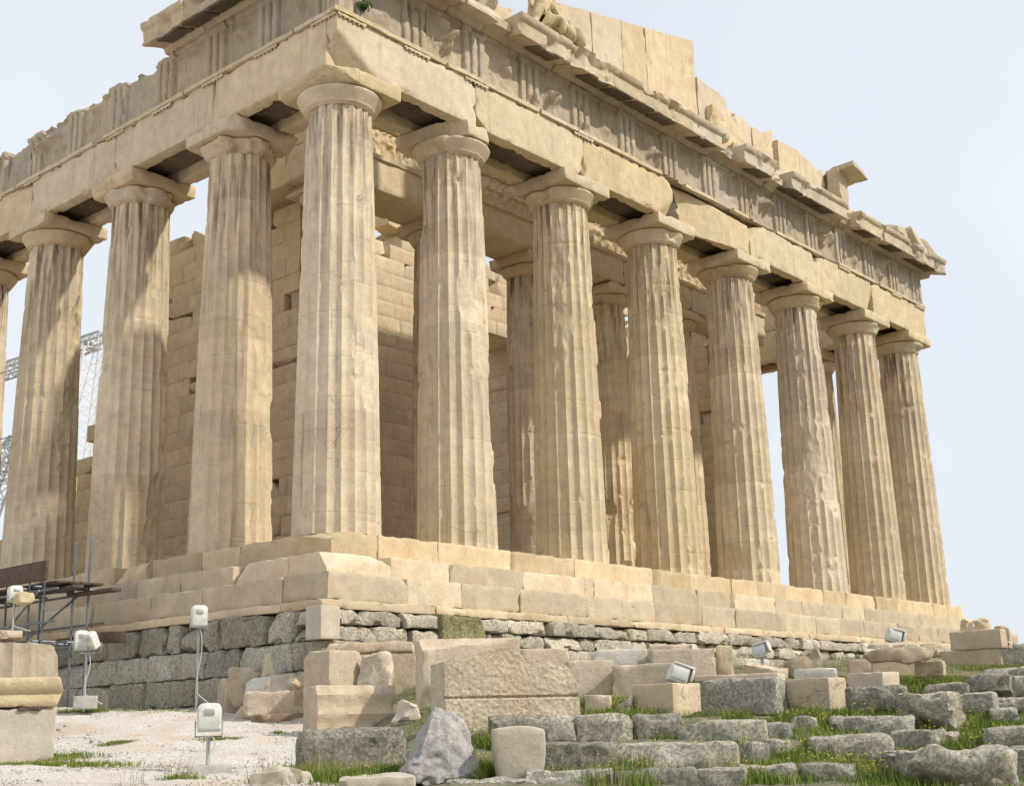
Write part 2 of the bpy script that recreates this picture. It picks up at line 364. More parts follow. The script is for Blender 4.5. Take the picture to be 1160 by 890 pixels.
M['rope'] = plain('pale_cable', (.50, .49, .44), .6, 0, .1)
M['black'] = plain('dark_cable', (.05, .05, .05), .6, 0, .1)
M['crane'] = plain('white_crane_paint', (.80, .80, .78), .4, 0, .05)
M['cranegrey'] = plain('grey_crane_steel', (.42, .43, .42), .5, .2, .08)
M['concrete'] = plain('pale_concrete', (.44, .42, .37), .9, 0, .15, 12)

# ------------------------------------------------------------------ ground
CTRL = []
def dtab(u, v):
    if u < 420: T = [(700, 34), (760, 29), (803, 24.6), (835, 19.5), (868, 15.5), (890, 12.6), (905, 11.4), (960, 8)]
    elif u < 490:
        a = (u-420)/70; return dtab(419, v)*(1-a)+dtab(491, v)*a
    else: T = [(725, 44), (745, 36), (757, 30), (770, 24.0), (790, 18.5), (808, 16.5), (843, 14.8), (873, 13.3), (890, 12.2), (905, 11.2), (960, 8)]
    vs_ = [t[0] for t in T]; return float(np.interp(v, vs_, [t[1] for t in T]))
for u in range(-260, 1500, 55):
    for v in ((803, 819, 835, 850, 868, 890, 905, 960) if u < 430 else (745, 757, 770, 790, 808, 826, 843, 873, 890, 905, 960)):
        if u < 420 and v < 815 and u > 180: continue
        uu = min(max(u, 0), 1160); CTRL.append(at(u, v+(.0 if u < 1160 else (u-1160)*.02), dtab(u, v)))
CTRL += [np.array(p) for p in ((-18.1, -20.7, -5.55), (-16, -19, -5.5), (-24, -18, -5.5), (-14, -26, -5.5), (-5, -24, -5.2), (5, -22, -5.0), (-26, -8, -5.2),
    (-2.7, -2.7, -3.5), (-2.8, 1, -3.44), (-2.8, 6, -3.25), (-2.8, 12, -3.1), (-2.8, 20, -3.0), (-2.8, 35, -2.8), (-5, 10, -3.3), (-12, 12, -3.7), (-10, 25, -3.4),
    (2, -2.8, -3.0), (6, -2.8, -3.0), (9, -2.8, -2.95), (12, -2.8, -2.9), (16, -2.8, -2.8), (20, -2.8, -2.7), (24, -2.8, -2.5), (28, -2.8, -2.3), (33, -3, -2.0), (34, 10, -2.0), (34, 30, -2.0), (40, -3, -2.2), (45, -10, -2.8), (45, 10, -2.5), (14, 20, -2.5), (14, 60, -2.5))]
CT = np.array(CTRL)
def hground(X, Y):
    X = np.atleast_1d(np.asarray(X, float)); Y = np.atleast_1d(np.asarray(Y, float)); Z = np.zeros(X.shape)
    for a in range(0, len(X), 20000):
        x = X[a:a+20000]; y = Y[a:a+20000]
        d2 = (x[:, None]-CT[None, :, 0])**2+(y[:, None]-CT[None, :, 1])**2
        wt = 1/(d2+.12)**1.7; Z[a:a+20000] = (wt*CT[None, :, 2]).sum(1)/wt.sum(1)
    d = np.sqrt((X-12)**2+(Y-12)**2); fall = np.clip((d-48)/60, 0, 1); fall = fall*fall*(3-2*fall)
    far = -75+fbm(np.stack([X, Y, X*0], 1), .0012, 4, 77)*35
    return Z*(1-fall)+far*fall
def hz(x, y): return float(hground([x], [y])[0])
def onground(u, v):
    """point where the line of sight through (u,v) meets the ground"""
    r = ray(u, v); D = np.arange(7, 45, .15); P = CAM+D[:, None]*r; h = hground(P[:, 0], P[:, 1])
    k = np.where(P[:, 2] <= h)[0]
    if len(k) == 0: return at(u, v, dtab(u, v))
    p = P[k[0]]; return np.array([p[0], p[1], h[k[0]]])
def axis(lo, hi, step, far):
    c = np.arange(lo, hi, step); k = np.cumsum(step*1.32**np.arange(1, 60)); k = k[k < far]
    return np.concatenate([(lo-k)[::-1], c, hi+k])
gx = axis(-19, 34, .16, 9000); gy = axis(-22, 8, .16, 9000)
XX, YY = np.meshgrid(gx, gy, indexing='ij'); gxf, gyf = XX.ravel(), YY.ravel(); gz = hground(gxf, gyf)
P3 = np.stack([gxf, gyf, gxf*0], 1); near = np.exp(-((gxf-5)**2+(gyf+6)**2)/45**2)
gz = gz+(fbm(P3, .9, 4, 5)*.05+fbm(P3, 5, 3, 6)*.016)*near
gsoil = NT('gravel_and_soil'); gv = gsoil.objvec(False)
sep = gsoil.n('ShaderNodeSeparateXYZ'); gsoil.l(gv, sep.inputs[0])
pA = ray(400, 870); pA = pA[:2]/np.linalg.norm(pA[:2]); nrm = np.array([pA[1], -pA[0]])       # the right edge of the gravel walk
dd = gsoil.math('ADD', gsoil.math('MULTIPLY', sep.outputs[0], float(nrm[0])), gsoil.math('MULTIPLY', sep.outputs[1], float(nrm[1])))
dd = gsoil.math('SUBTRACT', dd, float(nrm@CAM[:2])); dd = gsoil.math('ADD', dd, gsoil.math('MULTIPLY', gsoil.math('SUBTRACT', gsoil.noise(gv, .8, 4), .5), 1.6))
g1 = gsoil.noise(gv, 26, 6, .75); g2 = gsoil.noise(gv, .9, 5, .6); g3 = gsoil.noise(gv, 5, 5, .6)
grav = gsoil.mix(gsoil.ramp(g1, .36, .64), (.38, .345, .305, 1), (.80, .76, .71, 1))
grav = gsoil.mix(gsoil.ramp(g2, .45, .62, 0, .75), grav, (.55, .44, .345, 1))
grav = gsoil.mix(gsoil.ramp(g3, .62, .76, 0, .5), grav, (.22, .21, .19, 1))
soil = gsoil.mix(gsoil.ramp(g1, .35, .65), (.15, .12, .08, 1), (.33, .28, .21, 1))
soil = gsoil.mix(gsoil.ramp(g3, .4, .62, 0, .75), soil, (.075, .10, .03, 1))
gsoil.l(gsoil.mix(gsoil.ramp(dd, -.3, .3), grav, soil), gsoil.b.inputs['Base Color']); gsoil.b.inputs['Roughness'].default_value = .95
gbp = gsoil.n('ShaderNodeBump'); gbp.inputs['Strength'].default_value = .8; gbp.inputs['Distance'].default_value = .03; gsoil.l(g1, gbp.inputs['Height']); gsoil.l(gbp.outputs[0], gsoil.b.inputs['Normal'])
gg = G(); gg.add(np.stack([gxf, gyf, gz], 1), gridq(len(gx), len(gy)))
ground = gg.build('ground', gsoil.m, smooth=180); tag(ground, kind='structure')

# ------------------------------------------------------------------ the temple
H_SH, H_EC, H_CAP = 9.68, 10.08, 10.43
TX = [0, 3.68, 7.976, 12.272, 16.568, 20.864, 25.16, 28.84]
FY = [3.68, 7.976, 12.272, 16.568, 20.864, 25.16, 29.456]
temple = empty('temple', (14.4, 14.0, -3.3))
tag(temple, 'ruined ancient marble temple with tall fluted columns on a stepped base', 'temple')

def shaft(H, r0, r1, seed, nth=160, nzv=110, dents=(), wear=1.0, flutes=20, joint=.87, jo=.3):
    z = np.linspace(0, H, nzv); jz = np.arange(jo, H-.2, joint)
    z = np.unique(np.round(np.concatenate([z]+[[q-.03, q-.008, q+.008, q+.03] for q in jz]), 4)); z = z[(z >= 0) & (z <= H)]
    th = np.arange(nth)/nth*2*math.pi
    T, Z = np.meshgrid(th, z, indexing='ij'); T = T.ravel(); Z = Z.ravel(); s = Z/H
    R = r0+(r1-r0)*s+.018*np.sin(math.pi*s)
    t = ((T*flutes/(2*math.pi)) % 1)*2-1
    dep = .074*R
    P = np.stack([np.cos(T)*R, np.sin(T)*R, Z], 1)+seed*7.13
    r = R-dep*(1-t*t)
    ar = np.clip(fbm(P, 2.6, 4, seed)-.40/wear, 0, 1)*.12*wear+.003               # chipped arrises
    r = np.minimum(r, R-ar)
    big = np.clip(fbm(P*np.array([1, 1, .55]), .75, 4, seed+3)-.62/wear, 0, 1)          # spalled patches
    r = np.where(big > 0, np.minimum(r, R-dep*.75-big*.12+fbm(P, 7, 3, seed+8)*.014), r)
    for (a, zc, wa, wz, dp) in dents:
        e = 1-((((T-a+math.pi) % (2*math.pi))-math.pi)/wa)**2-((Z-zc)/wz)**2+fbm(P, 1.6, 4, seed+40)*.55
        k = np.clip(e*2.2, 0, 1); r = np.where(k > 0, np.minimum(r, R-dp*k+fbm(P, 5, 4, seed+12)*.03), r)
    jm = np.clip(n1(T*2, seed)+.3, 0, 1)
    for q in jz: r -= .007*(np.abs(Z-q) < .012)*(fbm(P, 1.3, 2, seed+61) > .1)
    r += fbm(P, 9, 3, seed+2)*.004
    nz_ = len(z); V = np.stack([np.cos(T)*r, np.sin(T)*r, Z], 1)
    i = np.arange(nth)[:, None]; j = np.arange(nz_-1)[None, :]
    a = (i*nz_+j).ravel(); b = (((i+1) % nth)*nz_+j).ravel()
    Q = np.stack([a, b, b+1, a+1], 1)
    c = len(V); V = np.concatenate([V, [[0, 0, 0], [0, 0, H]]]); k = np.arange(nth); kn = (k+1) % nth
    Tt = np.concatenate([np.stack([kn*nz_, k*nz_, k*0+c], 1), np.stack([k*nz_+nz_-1, kn*nz_+nz_-1, k*0+c+1], 1)])
    return V, Q, Tt
def echinus(r1, r2, h, seed, n=96, dmg=1.0):
    prof = [(0, r1*1.0), (.015, r1*1.015), (.02, r1*1.04), (.035, r1*1.04), (.04, r1*1.065), (.055, r1*1.065), (.06, r1*1.09)]
    for k in range(1, 11):
        a = k/10; q_ = min(1, a/.86); prof.append((.06+(h-.09)*a, r1*1.07+(r2-r1*1.07)*(q_**.92 if a < .86 else 1-.10*((a-.86)/.14)**2)))
    prof += [(h, r2*.93)]
    z = np.array([p[0] for p in prof]); rr = np.array([p[1] for p in prof]); m = len(z)
    th = np.arange(n)/n*2*math.pi; T = np.repeat(th, m); Z = np.tile(z, n); R = np.tile(rr, n)
    P = np.stack([np.cos(T)*R, np.sin(T)*R, Z], 1)+seed*5.1
    R = R-np.clip(fbm(P, 1.3, 4, seed)-.22/dmg, 0, 1)*.30*dmg-np.abs(fbm(P, 6, 3, seed+1))*.008
    V = np.stack([np.cos(T)*R, np.sin(T)*R, Z], 1)
    i = np.arange(n)[:, None]; j = np.arange(m-1)[None, :]; a = (i*m+j).ravel(); b = (((i+1) % n)*m+j).ravel()
    c = len(V); V = np.concatenate([V, [[0, 0, 0], [0, 0, h]]]); k = np.arange(n); kn = (k+1) % n
    return V, np.stack([a, b, b+1, a+1], 1), np.concatenate([np.stack([kn*m, k*m, k*0+c], 1), np.stack([k*m+m-1, kn*m+m-1, k*0+c+1], 1)])
def column(x, y, seed, r0=.955, r1=.745, z0=0.0, hs=H_SH, hi=True, dents=(), wear=1.0, name='column', ab=2.0, ehc=(.40, .35), abcuts=2, abonly=None, abcut=.2):
    g = G(); g.add(*shaft(hs, r0, r1, seed, 160 if hi else 100, 110 if hi else 60, dents, wear, jo=.2+.6*((seed*.37) % 1)))
    c = g.build(name, M['col'], temple, (x, y, z0), smooth=28)
    g = G(); g.add(*echinus(r1, ab*.49, ehc[0], seed+100)); g.build('capital', M['ent'], c, (x, y, z0+hs), smooth=50)
    g = G(); boxg(g, ab, ab, ehc[1]-.006, (0, 0, 0), res=.09, r=.02, seed=seed+7, cuts=abcuts, cutd=abcut, chip=.08, rough=.008, only=abonly)
    g.build('abacus', M['ent'], c, (x, y, z0+hs+ehc[0]+.001), smooth=40)
    return c
RS = -.80                                                   # the flank of the shafts seen on the right
front = [
    dict(dents=[(-1.0, 2.5, .12, 1.6, .07), (-.95, 6.8, .1, 2.0, .06)], wear=.75, abcuts=2, abonly=[(-1, -1, -1), (-1, -1, 1)], abcut=.75),
    dict(dents=[(-.85, 3.1, .30, 1.9, .17), (-.9, 6.0, .16, .9, .08), (-1.15, 4.6, .10, .5, .07)], wear=.9, abonly=[(1, -1, -1), (1, -1, 1), (-1, -1, -1)], abcut=.7, abcuts=3),
    dict(dents=[(-.8, 1.9, .30, 2.6, .15), (-1.0, 4.8, .22, .6, .10)], wear=.9),
    dict(dents=[(-.62, 1.2, .50, 1.25, .34), (-.85, 3.8, .34, 2.0, .17), (-1.9, 7.4, .25, .5, .07)], wear=1.05),
    dict(dents=[(-.75, 2.4, .32, 2.8, .17), (-.7, 6.2, .2, 1.2, .1)], wear=1.05),
    dict(dents=[(-.7, 5.8, .35, 2.3, .17), (-.75, 1.3, .4, 1.4, .2)], wear=1.1),
    dict(dents=[(-.65, 3.0, .3, 3.0, .14)], wear=1.05),
    dict(dents=[(-.6, 1.1, .4, 1.4, .2), (-.6, 6, .2, 2, .1)], wear=1.05)]
for i, (x, k) in enumerate(zip(TX, front)): column(x, 0, 3+i*5, **k)
flank = [dict(dents=[(-1.5, 5.5, .2, 2.5, .06)], wear=.85, abonly=[(-1, -1, -1), (1, -1, -1)], abcut=.25),
         dict(dents=[(-1.1, 1.2, .55, 1.3, .14), (-.9, 6.3, .3, 1.2, .1)], wear=.9),
         dict(dents=[(-1.0, 6.5, .45, 2.0, .16), (-1.2, 5.2, .5, .5, .12)], wear=.95), dict(wear=1.1), dict(hi=False), dict(hi=False), dict(hi=False)]
for i, (y, k) in enumerate(zip(FY, flank)): column(0, y, 60+i*3, **k)
for i, y in enumerate(FY[:3]): column(28.84, y, 90+i*3, hi=False)
for i in range(6):
    column(14.42+(i-2.5)*4.172, 4.95, 110+i*3, r0=.835, r1=.655, z0=.62, hs=9.39, name='porch_column', ab=1.72, ehc=(.36, .33), wear=1.45, hi=i in (1, 2, 3))

# stepped base: three marble steps, a levelling course and grey footings
rng = np.random.RandomState(4)
def course(name, mat, lines, z0, h, depth, lens, seed, parent=temple, jit=.012, gap=.002, holes=0.0, tjit=0.0, **kw):
    """one course of blocks; lines = [(x0,y0,x1,y1,nx,ny)], outward normal (nx,ny); the blocks stand behind the line"""
    g = G(); r_ = np.random.RandomState(seed); s = seed*13
    for (x0, y0, x1, y1, nx, ny) in lines:
        Lt = math.hypot(x1-x0, y1-y0); ux, uy = (x1-x0)/Lt, (y1-y0)/Lt; p = 0.0
        while p < Lt-.05:
            L = min(r_.uniform(*lens), Lt-p)
            if Lt-p-L < lens[0]*.5: L = Lt-p
            s += 1
            if r_.rand() >= holes or p < .1:
                j = r_.normal(0, jit); W = depth; hh = h-.003-abs(r_.normal(0, tjit))
                fr = ny < 0
                kk = dict(only=([(-1, -1, 1), (1, -1, 1)] if fr else [(1, 1, 1), (-1, 1, 1)]), res=.08, r=.010, seed=s, rough=.007, cuts=r_.randint(0, 3), cutd=.16, chip=.06); kk.update(kw)
                if mat is M['step']: kk['cuts'] = int(r_.rand() < .38)
                if fr and p == 0 and mat is M['step'] and h > .4 and parent is not temple: kk.update(cuts=1 if z0 > -.6 else 2, cutd=.2 if z0 > -.6 else .24)
                V, Q = block(L-gap, W, hh, **kk)
                a = math.atan2(uy, ux); c = np.array([x0+ux*(p+L/2)-nx*(W/2+j), y0+uy*(p+L/2)-ny*(W/2+j), z0])
                g.add(rotz(V, a)+c, Q, tone=r_.rand())
            p += L
    return g.build(name, mat, parent, (0, 0, 0), smooth=38)
Y1, X1 = 34.0, 28.84
def ring(off, d):       # front line, flank line and a short return on the far side
    return [(-off, -off, X1+off, -off, 0, -1), (-off, -off+d, -off, Y1, -1, 0), (X1+off, -off+d, X1+off, 14, 1, 0)]
base = empty('stepped_base', (14.4, 14, -1.9)); place(base, temple, (14.4, 14, -1.9))
course('step', M['step'], ring(1.02, 1.5), -.552, .552, 1.5, (1.2, 2.4), 21, base, jit=.012, cuts=1, cutd=.26, chip=.07)
course('step', M['step'], ring(1.72, 1.2), -1.064, .512, 1.2, (1.4, 2.7), 22, base, jit=.012, cuts=1, cutd=.24, chip=.05)
course('step', M['step'], ring(2.42, 1.2), -1.576, .512, 1.2, (1.4, 2.8), 23, base, jit=.012, cuts=1, cutd=.2, chip=.05)
course('levelling_course', M['step'], ring(2.52, 1.2), -1.745, .169, 1.2, (1.6, 3.0), 24, base, jit=.012, cuts=0, cutd=.12, chip=.05)
FOOT = lambda o: [(-o, -o, X1+o, -o, 0, -1), (-o, -o+.8, -o, Y1, -1, 0)]
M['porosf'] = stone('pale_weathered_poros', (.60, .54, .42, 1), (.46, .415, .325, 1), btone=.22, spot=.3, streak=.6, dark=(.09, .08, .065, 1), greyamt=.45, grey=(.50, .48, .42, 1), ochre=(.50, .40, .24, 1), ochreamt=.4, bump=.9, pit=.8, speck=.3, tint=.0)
for zf, hf, sf in ((-2.035, .285, 35), (-2.34, .30, 36)): course('footing', M['porosf'], FOOT(2.62)[:1], zf, hf, .8, (.5, 1.6), sf, base, jit=.06, gap=.02, rough=.022, rs=5.0, cuts=2, cutd=.16, lump=.02, chip=.13, tjit=.02, r=.02)
course('footing', M['porosf'], FOOT(2.72)[:1], -2.86, .515, .8, (.8, 1.7), 37, base, jit=.03, gap=.02, rough=.014, cuts=2, cutd=.12, lump=.012, chip=.08, r=.018)
course('footing', M['poros'], FOOT(2.62)[1:], -2.34, .59, .8, (.45, 1.5), 31, base, jit=.06, gap=.03, rough=.028, rs=5.0, cuts=3, cutd=.22, lump=.03, chip=.16, tjit=.03, r=.025)
course('footing', M['poros'], FOOT(2.72)[1:], -2.86, .515, .8, (.8, 1.7), 32, base, jit=.03, gap=.02, rough=.014, cuts=2, cutd=.12, lump=.012, chip=.08, r=.018)
course('footing', M['poros'], FOOT(2.76), -3.38, .515, .8, (.9, 1.8), 33, base, jit=.03, gap=.02, rough=.014, cuts=2, cutd=.12, lump=.012, chip=.08, r=.018)
course('footing', M['poros'], FOOT(2.82), -3.95, .565, .8, (1.0, 1.9), 34, base, jit=.03, gap=.02, rough=.014, cuts=1, lump=.012, chip=.08, r=.018)
g = G(); plainbox(g, (-1.3, -1.3, -3.9), (X1+1.3, Y1-.2, -.57)); g.build('core', M['step'], base, smooth=None)
g = G(); plainbox(g, (.45, .45, -.56), (X1-.45, Y1-.3, -.004)); g.build('pavement', M['step'], base, smooth=None)
# a squared grey pier, two little stumps and a mossy block stand in the gap under the front left corner
for (nm, mt, x, y, L, W, H, z, sd_, kw) in (('corner_pier', 'poros', -2.48, -2.5, .46, .42, .59, -2.338, 5, dict(cuts=1, cutd=.06)),):
    g = G(); boxg(g, L, W, H, (0, 0, 0), seed=sd_, res=.07, **kw); g.build(nm, M['pale'], base, (x-.16, y-.17, z))
g = G(); boxg(g, 1.25, .5, .56, (0, 0, 0), seed=9, res=.05, rough=.025, lump=.03, cuts=1); g.build('mossy_block', M['moss'], base, (.95, -2.52, -2.335))
# porch steps
lp = lambda y, d: [(.9, y, 27.9, y, 0, -1), (2.5, y+d, 2.5, 22, -1, 0)]
course('porch_step', M['step'], lp(3.35, 1.0), .0, .30, 1.0, (1.2, 2.2), 41, temple, cuts=1)
course('porch_step', M['step'], [(1.4, 3.75, 27.4, 3.75, 0, -1), (2.9, 4.75, 2.9, 22, -1, 0)], .303, .315, 1.6, (1.2, 2.2), 42, temple, cuts=1)

# architrave
def archblock(x0, x1, axis_, sd_, cuts=2, cutd=.2, only=None, face=-.885, name='architrave_block', trim=0.0):
    """outer, middle and inner slabs of one bay; axis_ 'x' = front, 'y' = flank"""
    L = x1-x0-.012; g = G()
    gm = G()
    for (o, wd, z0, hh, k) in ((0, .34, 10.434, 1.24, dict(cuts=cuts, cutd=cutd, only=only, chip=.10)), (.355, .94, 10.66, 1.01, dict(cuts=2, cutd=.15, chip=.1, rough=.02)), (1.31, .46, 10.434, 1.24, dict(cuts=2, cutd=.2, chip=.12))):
        kk = dict(res=.10, r=.015, seed=sd_+int(o*10), rough=.007); kk.update(k)
        tr = trim if o else 0.0; V, Q = block(L-tr, wd, hh, **kk); V = V+np.array([tr/2*(1 if axis_ == 'x' else -1), face+o+wd/2, z0])
        if axis_ == 'y': V = rotz(V, -math.pi/2)
        elif axis_ == '-y': V = rotz(V, math.pi/2)
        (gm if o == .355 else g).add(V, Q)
    c = (x0+x1)/2
    loc = (c, 0, 0) if axis_ == 'x' else (0, c, 0) if axis_ == 'y' else (28.84, c, 0)
    ob = g.build(name, M['ent'], temple, loc, smooth=38); gm.build('soffit_slab', M['crust_shade'], ob, loc, smooth=38); return ob
bx = [-.885]+TX[1:-1]+[29.725]
onl = {0: [(-1, -1, -1), (1, -1, 1)], 1: [(1, -1, -1), (-1, -1, -1)], 2: [(1, -1, 1), (1, -1, -1)], 3: [(1, -1, 1), (-1, -1, -1)], 4: [(-1, -1, 1), (1, -1, 1)], 5: [(-1, -1, 1), (1, -1, -1)], 6: [(1, -1, -1), (-1, -1, 1)]}
ARCH = []
for i in range(7): ARCH.append(archblock(bx[i], bx[i+1], 'x', 200+i*9, 2, (.55, .3, .35, .6, .55, .6, .35)[i], onl[i], trim=.53 if i == 0 else 0.0))
by = [-.54]+FY
AF = []
for i in range(7): AF.append(archblock(by[i], by[i+1], 'y', 300+i*9, 1, .2, trim=1.45 if i == 0 else 0.0))
for i in range(2): archblock(max(.9, by[i]), by[i+1], '-y', 380+i*9, 1, .2)

# taenia (the fillet along the top of the architrave) in broken lengths, with regulae under the triglyphs
TRX = [-.46]+[(-.46+3.68)/2]+sum([[TX[i], (TX[i]+TX[i+1])/2] for i in range(1, 6)], [])+[TX[6], (TX[6]+29.3)/2, 29.3]
TRY = [-.46]+[(-.46+3.68)/2]+sum([[FY[i], (FY[i]+FY[i+1])/2] for i in range(0, 6)], [])
tp = [(.1, 0), (-.065, 0), (-.065, .105), (.1, .105)]
for k, (a, b) in enumerate(((-.95, 2.62), (2.66, 6.1), (6.15, 7.7), (7.76, 11.7), (12.95, 14.9), (15.6, 16.5), (18.3, 21.3), (22.6, 25.4), (25.8, 29.78))):
    V, Q, T = extrude(tp, a, b, .08, 400+k, .008, .05); V[:, 1] += -.885; V[:, 2] += 11.676; g = G(); g.add(V, Q, T); g.build('fillet', M['ent'], temple, smooth=40)
for k, (a, b) in enumerate(((-30, -20.2), (-20, -13.2), (-13.15, -9.05), (-8.5, -4.9), (-4.85, -.6), (-.55, .80))):
    V, Q, T = extrude(tp, a, b, .08, 420+k, .008, .05); V[:, 1] += -.885; V[:, 2] += 11.676; g = G(); g.add(rotz(V, -math.pi/2), Q, T); g.build('fillet', M['ent'], temple, smooth=40)
rg = G(); boxg(rg, .84, .055, .075, (0, -.0275, -.08), seed=4, res=.06, r=.008, cuts=1, cutd=.05, chip=.03)
for q in range(6): tube(rg, [(-.35+q*.14, -.03, -.08), (-.35+q*.14, -.03, -.11)], [.022, .028], 8)
rme = rg.mesh('regula', M['ent'], 40)
rnd = random.Random(3)
for i, x in enumerate(TRX):
    if i in (3, 5, 6, 7, 8, 9, 10, 12): continue
    b = ARCH[min(6, max(0, int(np.searchsorted(bx, x)-1)))]
    o = bpy.data.objects.new('regula', rme); COL.objects.link(o); place(o, b, (x, -.888, 11.672))
for i, y in enumerate(TRY):
    if i in (5, 8): continue
    b = AF[min(6, max(0, int(np.searchsorted(by, y)-1)))]
    o = bpy.data.objects.new('regula', rme); COL.objects.link(o); place(o, b, (-.888, y, 11.672), (0, 0, -math.pi/2))

# frieze: triglyphs and metopes before a backing course
FZ, FH = 11.784, 1.345
def triglyph(seed, broken=0.0, h=FH):
    W = .845
    xs = []
    for a in (-1, 0, 1): xs += [a*.28-.115, a*.28-.085, a*.28-.04, a*.28, a*.28+.04, a*.28+.085, a*.28+.115]
    xs = np.unique(np.round(np.concatenate([[-W/2, -W/2+.02], xs, [W/2-.02, W/2]]), 3))
    def f(x, z):
        P = np.stack([x, z, z*0], 1)+seed*3.3
        e = np.abs(((x+.14) % .28)-.14)                     # distance from the middle of a bar
        gv = np.clip((e-.075)/.055, 0, 1)*.12
        gv = np.where(z > h-.17, 0, gv)
        d = -gv+np.where(z > h-.13, .02, 0)
        ero = np.clip(fbm(P, 1.5, 4, seed)-.50+broken*.5, 0, 1)*.26
        return d-ero+fbm(P, 8, 3, seed+1)*.012
    top = None
    if broken: top = lambda X: h-np.clip(.03+n1(X, seed, 3.0)*.07, 0, .5)
    return heightslab(W, h, .35, 0, 26, f, top, xs=xs)
def metope(Wd, seed, relief=1.0, broken=0.0, h=FH):
    r_ = np.random.RandomState(seed); bl = []
    for q in range(r_.randint(2, 5)):
        cx, cz = r_.uniform(-.35, .35), r_.uniform(.35, .95); n = r_.randint(2, 5); a = r_.uniform(0, 6.28)
        for m in range(n): bl.append((cx+math.cos(a)*m*.13, cz+math.sin(a)*m*.15, r_.uniform(.07, .14), r_.uniform(.08, .2), r_.uniform(.05, .16)))
    def f(x, z):
        P = np.stack([x, z, z*0], 1)+seed*1.7
        d = np.full_like(x, -.10)
        for (cx, cz, sx, sz, am) in bl: d = d+relief*am*np.exp(-((x-cx)/sx)**2-((z-cz)/sz)**2)*(1+.5*fbm(P, 5, 2, seed))
        d = d+np.where(z > h-.12, .07, 0)-np.clip(fbm(P, 1.3, 4, seed+2)-.4, 0, 1)*.12
        return d+fbm(P, 7, 4, seed+1)*.020
    top = (lambda X: h-np.clip(.06+n1(X, seed, 2.5)*.10+broken*.08, 0, .7)) if broken else None
    return heightslab(Wd-.008, h, .30, 34, 34, f, top)
frieze = empty('frieze', (14.4, -.3, FZ)); place(frieze, temple, (14.4, -.3, FZ))
for i, x in enumerate(TRX):
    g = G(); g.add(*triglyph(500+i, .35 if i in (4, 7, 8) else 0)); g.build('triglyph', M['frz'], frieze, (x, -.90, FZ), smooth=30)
    if i+1 < len(TRX):
        xm = (x+TRX[i+1])/2; wd = TRX[i+1]-x-.845
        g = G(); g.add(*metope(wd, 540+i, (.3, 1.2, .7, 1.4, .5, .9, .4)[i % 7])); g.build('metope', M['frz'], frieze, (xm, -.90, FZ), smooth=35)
g = G(); V, Q = block(30.2, .95, FH-.02, res=.4, r=.02, seed=7, cuts=0); g.add(V+np.array([14.42, .05, FZ]), Q); g.build('backing_course', M['ent'], frieze, (0, 0, 0), smooth=35)
ffz = empty('flank_frieze', (-.3, 14, FZ)); place(ffz, temple, (-.3, 14, FZ))
for i, y in enumerate(TRY):
    if i == 0: y_ = y
    br = 0 if y < 5.2 else 1
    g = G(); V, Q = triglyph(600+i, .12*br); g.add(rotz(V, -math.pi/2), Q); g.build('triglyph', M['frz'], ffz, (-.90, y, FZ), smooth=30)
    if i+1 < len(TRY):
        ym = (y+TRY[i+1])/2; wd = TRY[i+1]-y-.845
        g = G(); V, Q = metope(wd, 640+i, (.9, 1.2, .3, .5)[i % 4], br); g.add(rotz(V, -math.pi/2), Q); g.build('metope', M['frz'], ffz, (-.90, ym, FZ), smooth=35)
course('backing_course', M['ent'], [(-.50, .6, -.50, 30, -1, 0)], FZ, FH-.25, .9, (1.5, 2.5), 51, ffz, cuts=2, cutd=.3, tjit=.05)
course('backing_course', M['ent'], [(28.2, .6, 28.2, 8.0, -1, 0)], FZ, FH-.05, 1.0, (1.5, 2.5), 52, ffz, cuts=1, cutd=.3, res=.2)

# cornice: separate worn blocks with mutules under the slope
CZ = FZ+FH+.004
cprof = [(.55, 0), (-.04, 0), (-.08, .09), (-.13, .13), (-.66, -.03), (-.73, -.035), (-.735, .04), (-.70, .06), (-.70, .36), (-.76, .40), (-.80, .47), (-.80, .56), (.55, .60)][::-1]
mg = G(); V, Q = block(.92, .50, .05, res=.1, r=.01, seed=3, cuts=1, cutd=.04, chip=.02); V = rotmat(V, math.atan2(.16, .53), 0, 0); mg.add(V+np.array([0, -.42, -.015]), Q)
mme = mg.mesh('mutule', M['crust_shade'], 40)
def cornice(a, b, sd_, dz=0.0, dy=0.0, mut=True, ax='x', h=1.0, tilt=0.0, prof=None, big=.05):
    c = (a+b)/2; g = G(); V, Q, T = extrude(prof or cprof, a-c, b-c, .09, sd_, .012, .08, jag=big)
    V[:, 2] *= h; V = rotmat(V, 0, tilt, 0)
    if ax == 'y': V = rotz(V, -math.pi/2)
    loc = (c, -.885+dy, CZ+dz) if ax == 'x' else (-.885, c, CZ+dz)
    o = g.add(V, Q, T).build('cornice_block', M['cor'], temple, loc, smooth=38)
    if mut:
        for x in ([(TRX[i]+TRX[i+1])/2 for i in range(len(TRX)-1)]+TRX if ax == 'x' else [(TRY[i]+TRY[i+1])/2 for i in range(len(TRY)-1)]+TRY):
            if a+.3 < x < b-.3:
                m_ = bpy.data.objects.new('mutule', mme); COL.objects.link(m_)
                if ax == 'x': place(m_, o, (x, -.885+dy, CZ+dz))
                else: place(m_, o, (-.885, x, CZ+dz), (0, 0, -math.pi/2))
    return o
low = [(.55, 0), (-.06, 0), (-.10, .08), (-.30, .14), (-.42, .10), (-.44, .30), (-.30, .44), (.0, .55), (.55, .57)][::-1]
for k, (a, b) in enumerate(((-1.55, .9), (.92, 2.6), (2.62, 3.85))): cornice(a, b, 700+k)
cornice(3.9, 4.6, 705, mut=False, prof=low)
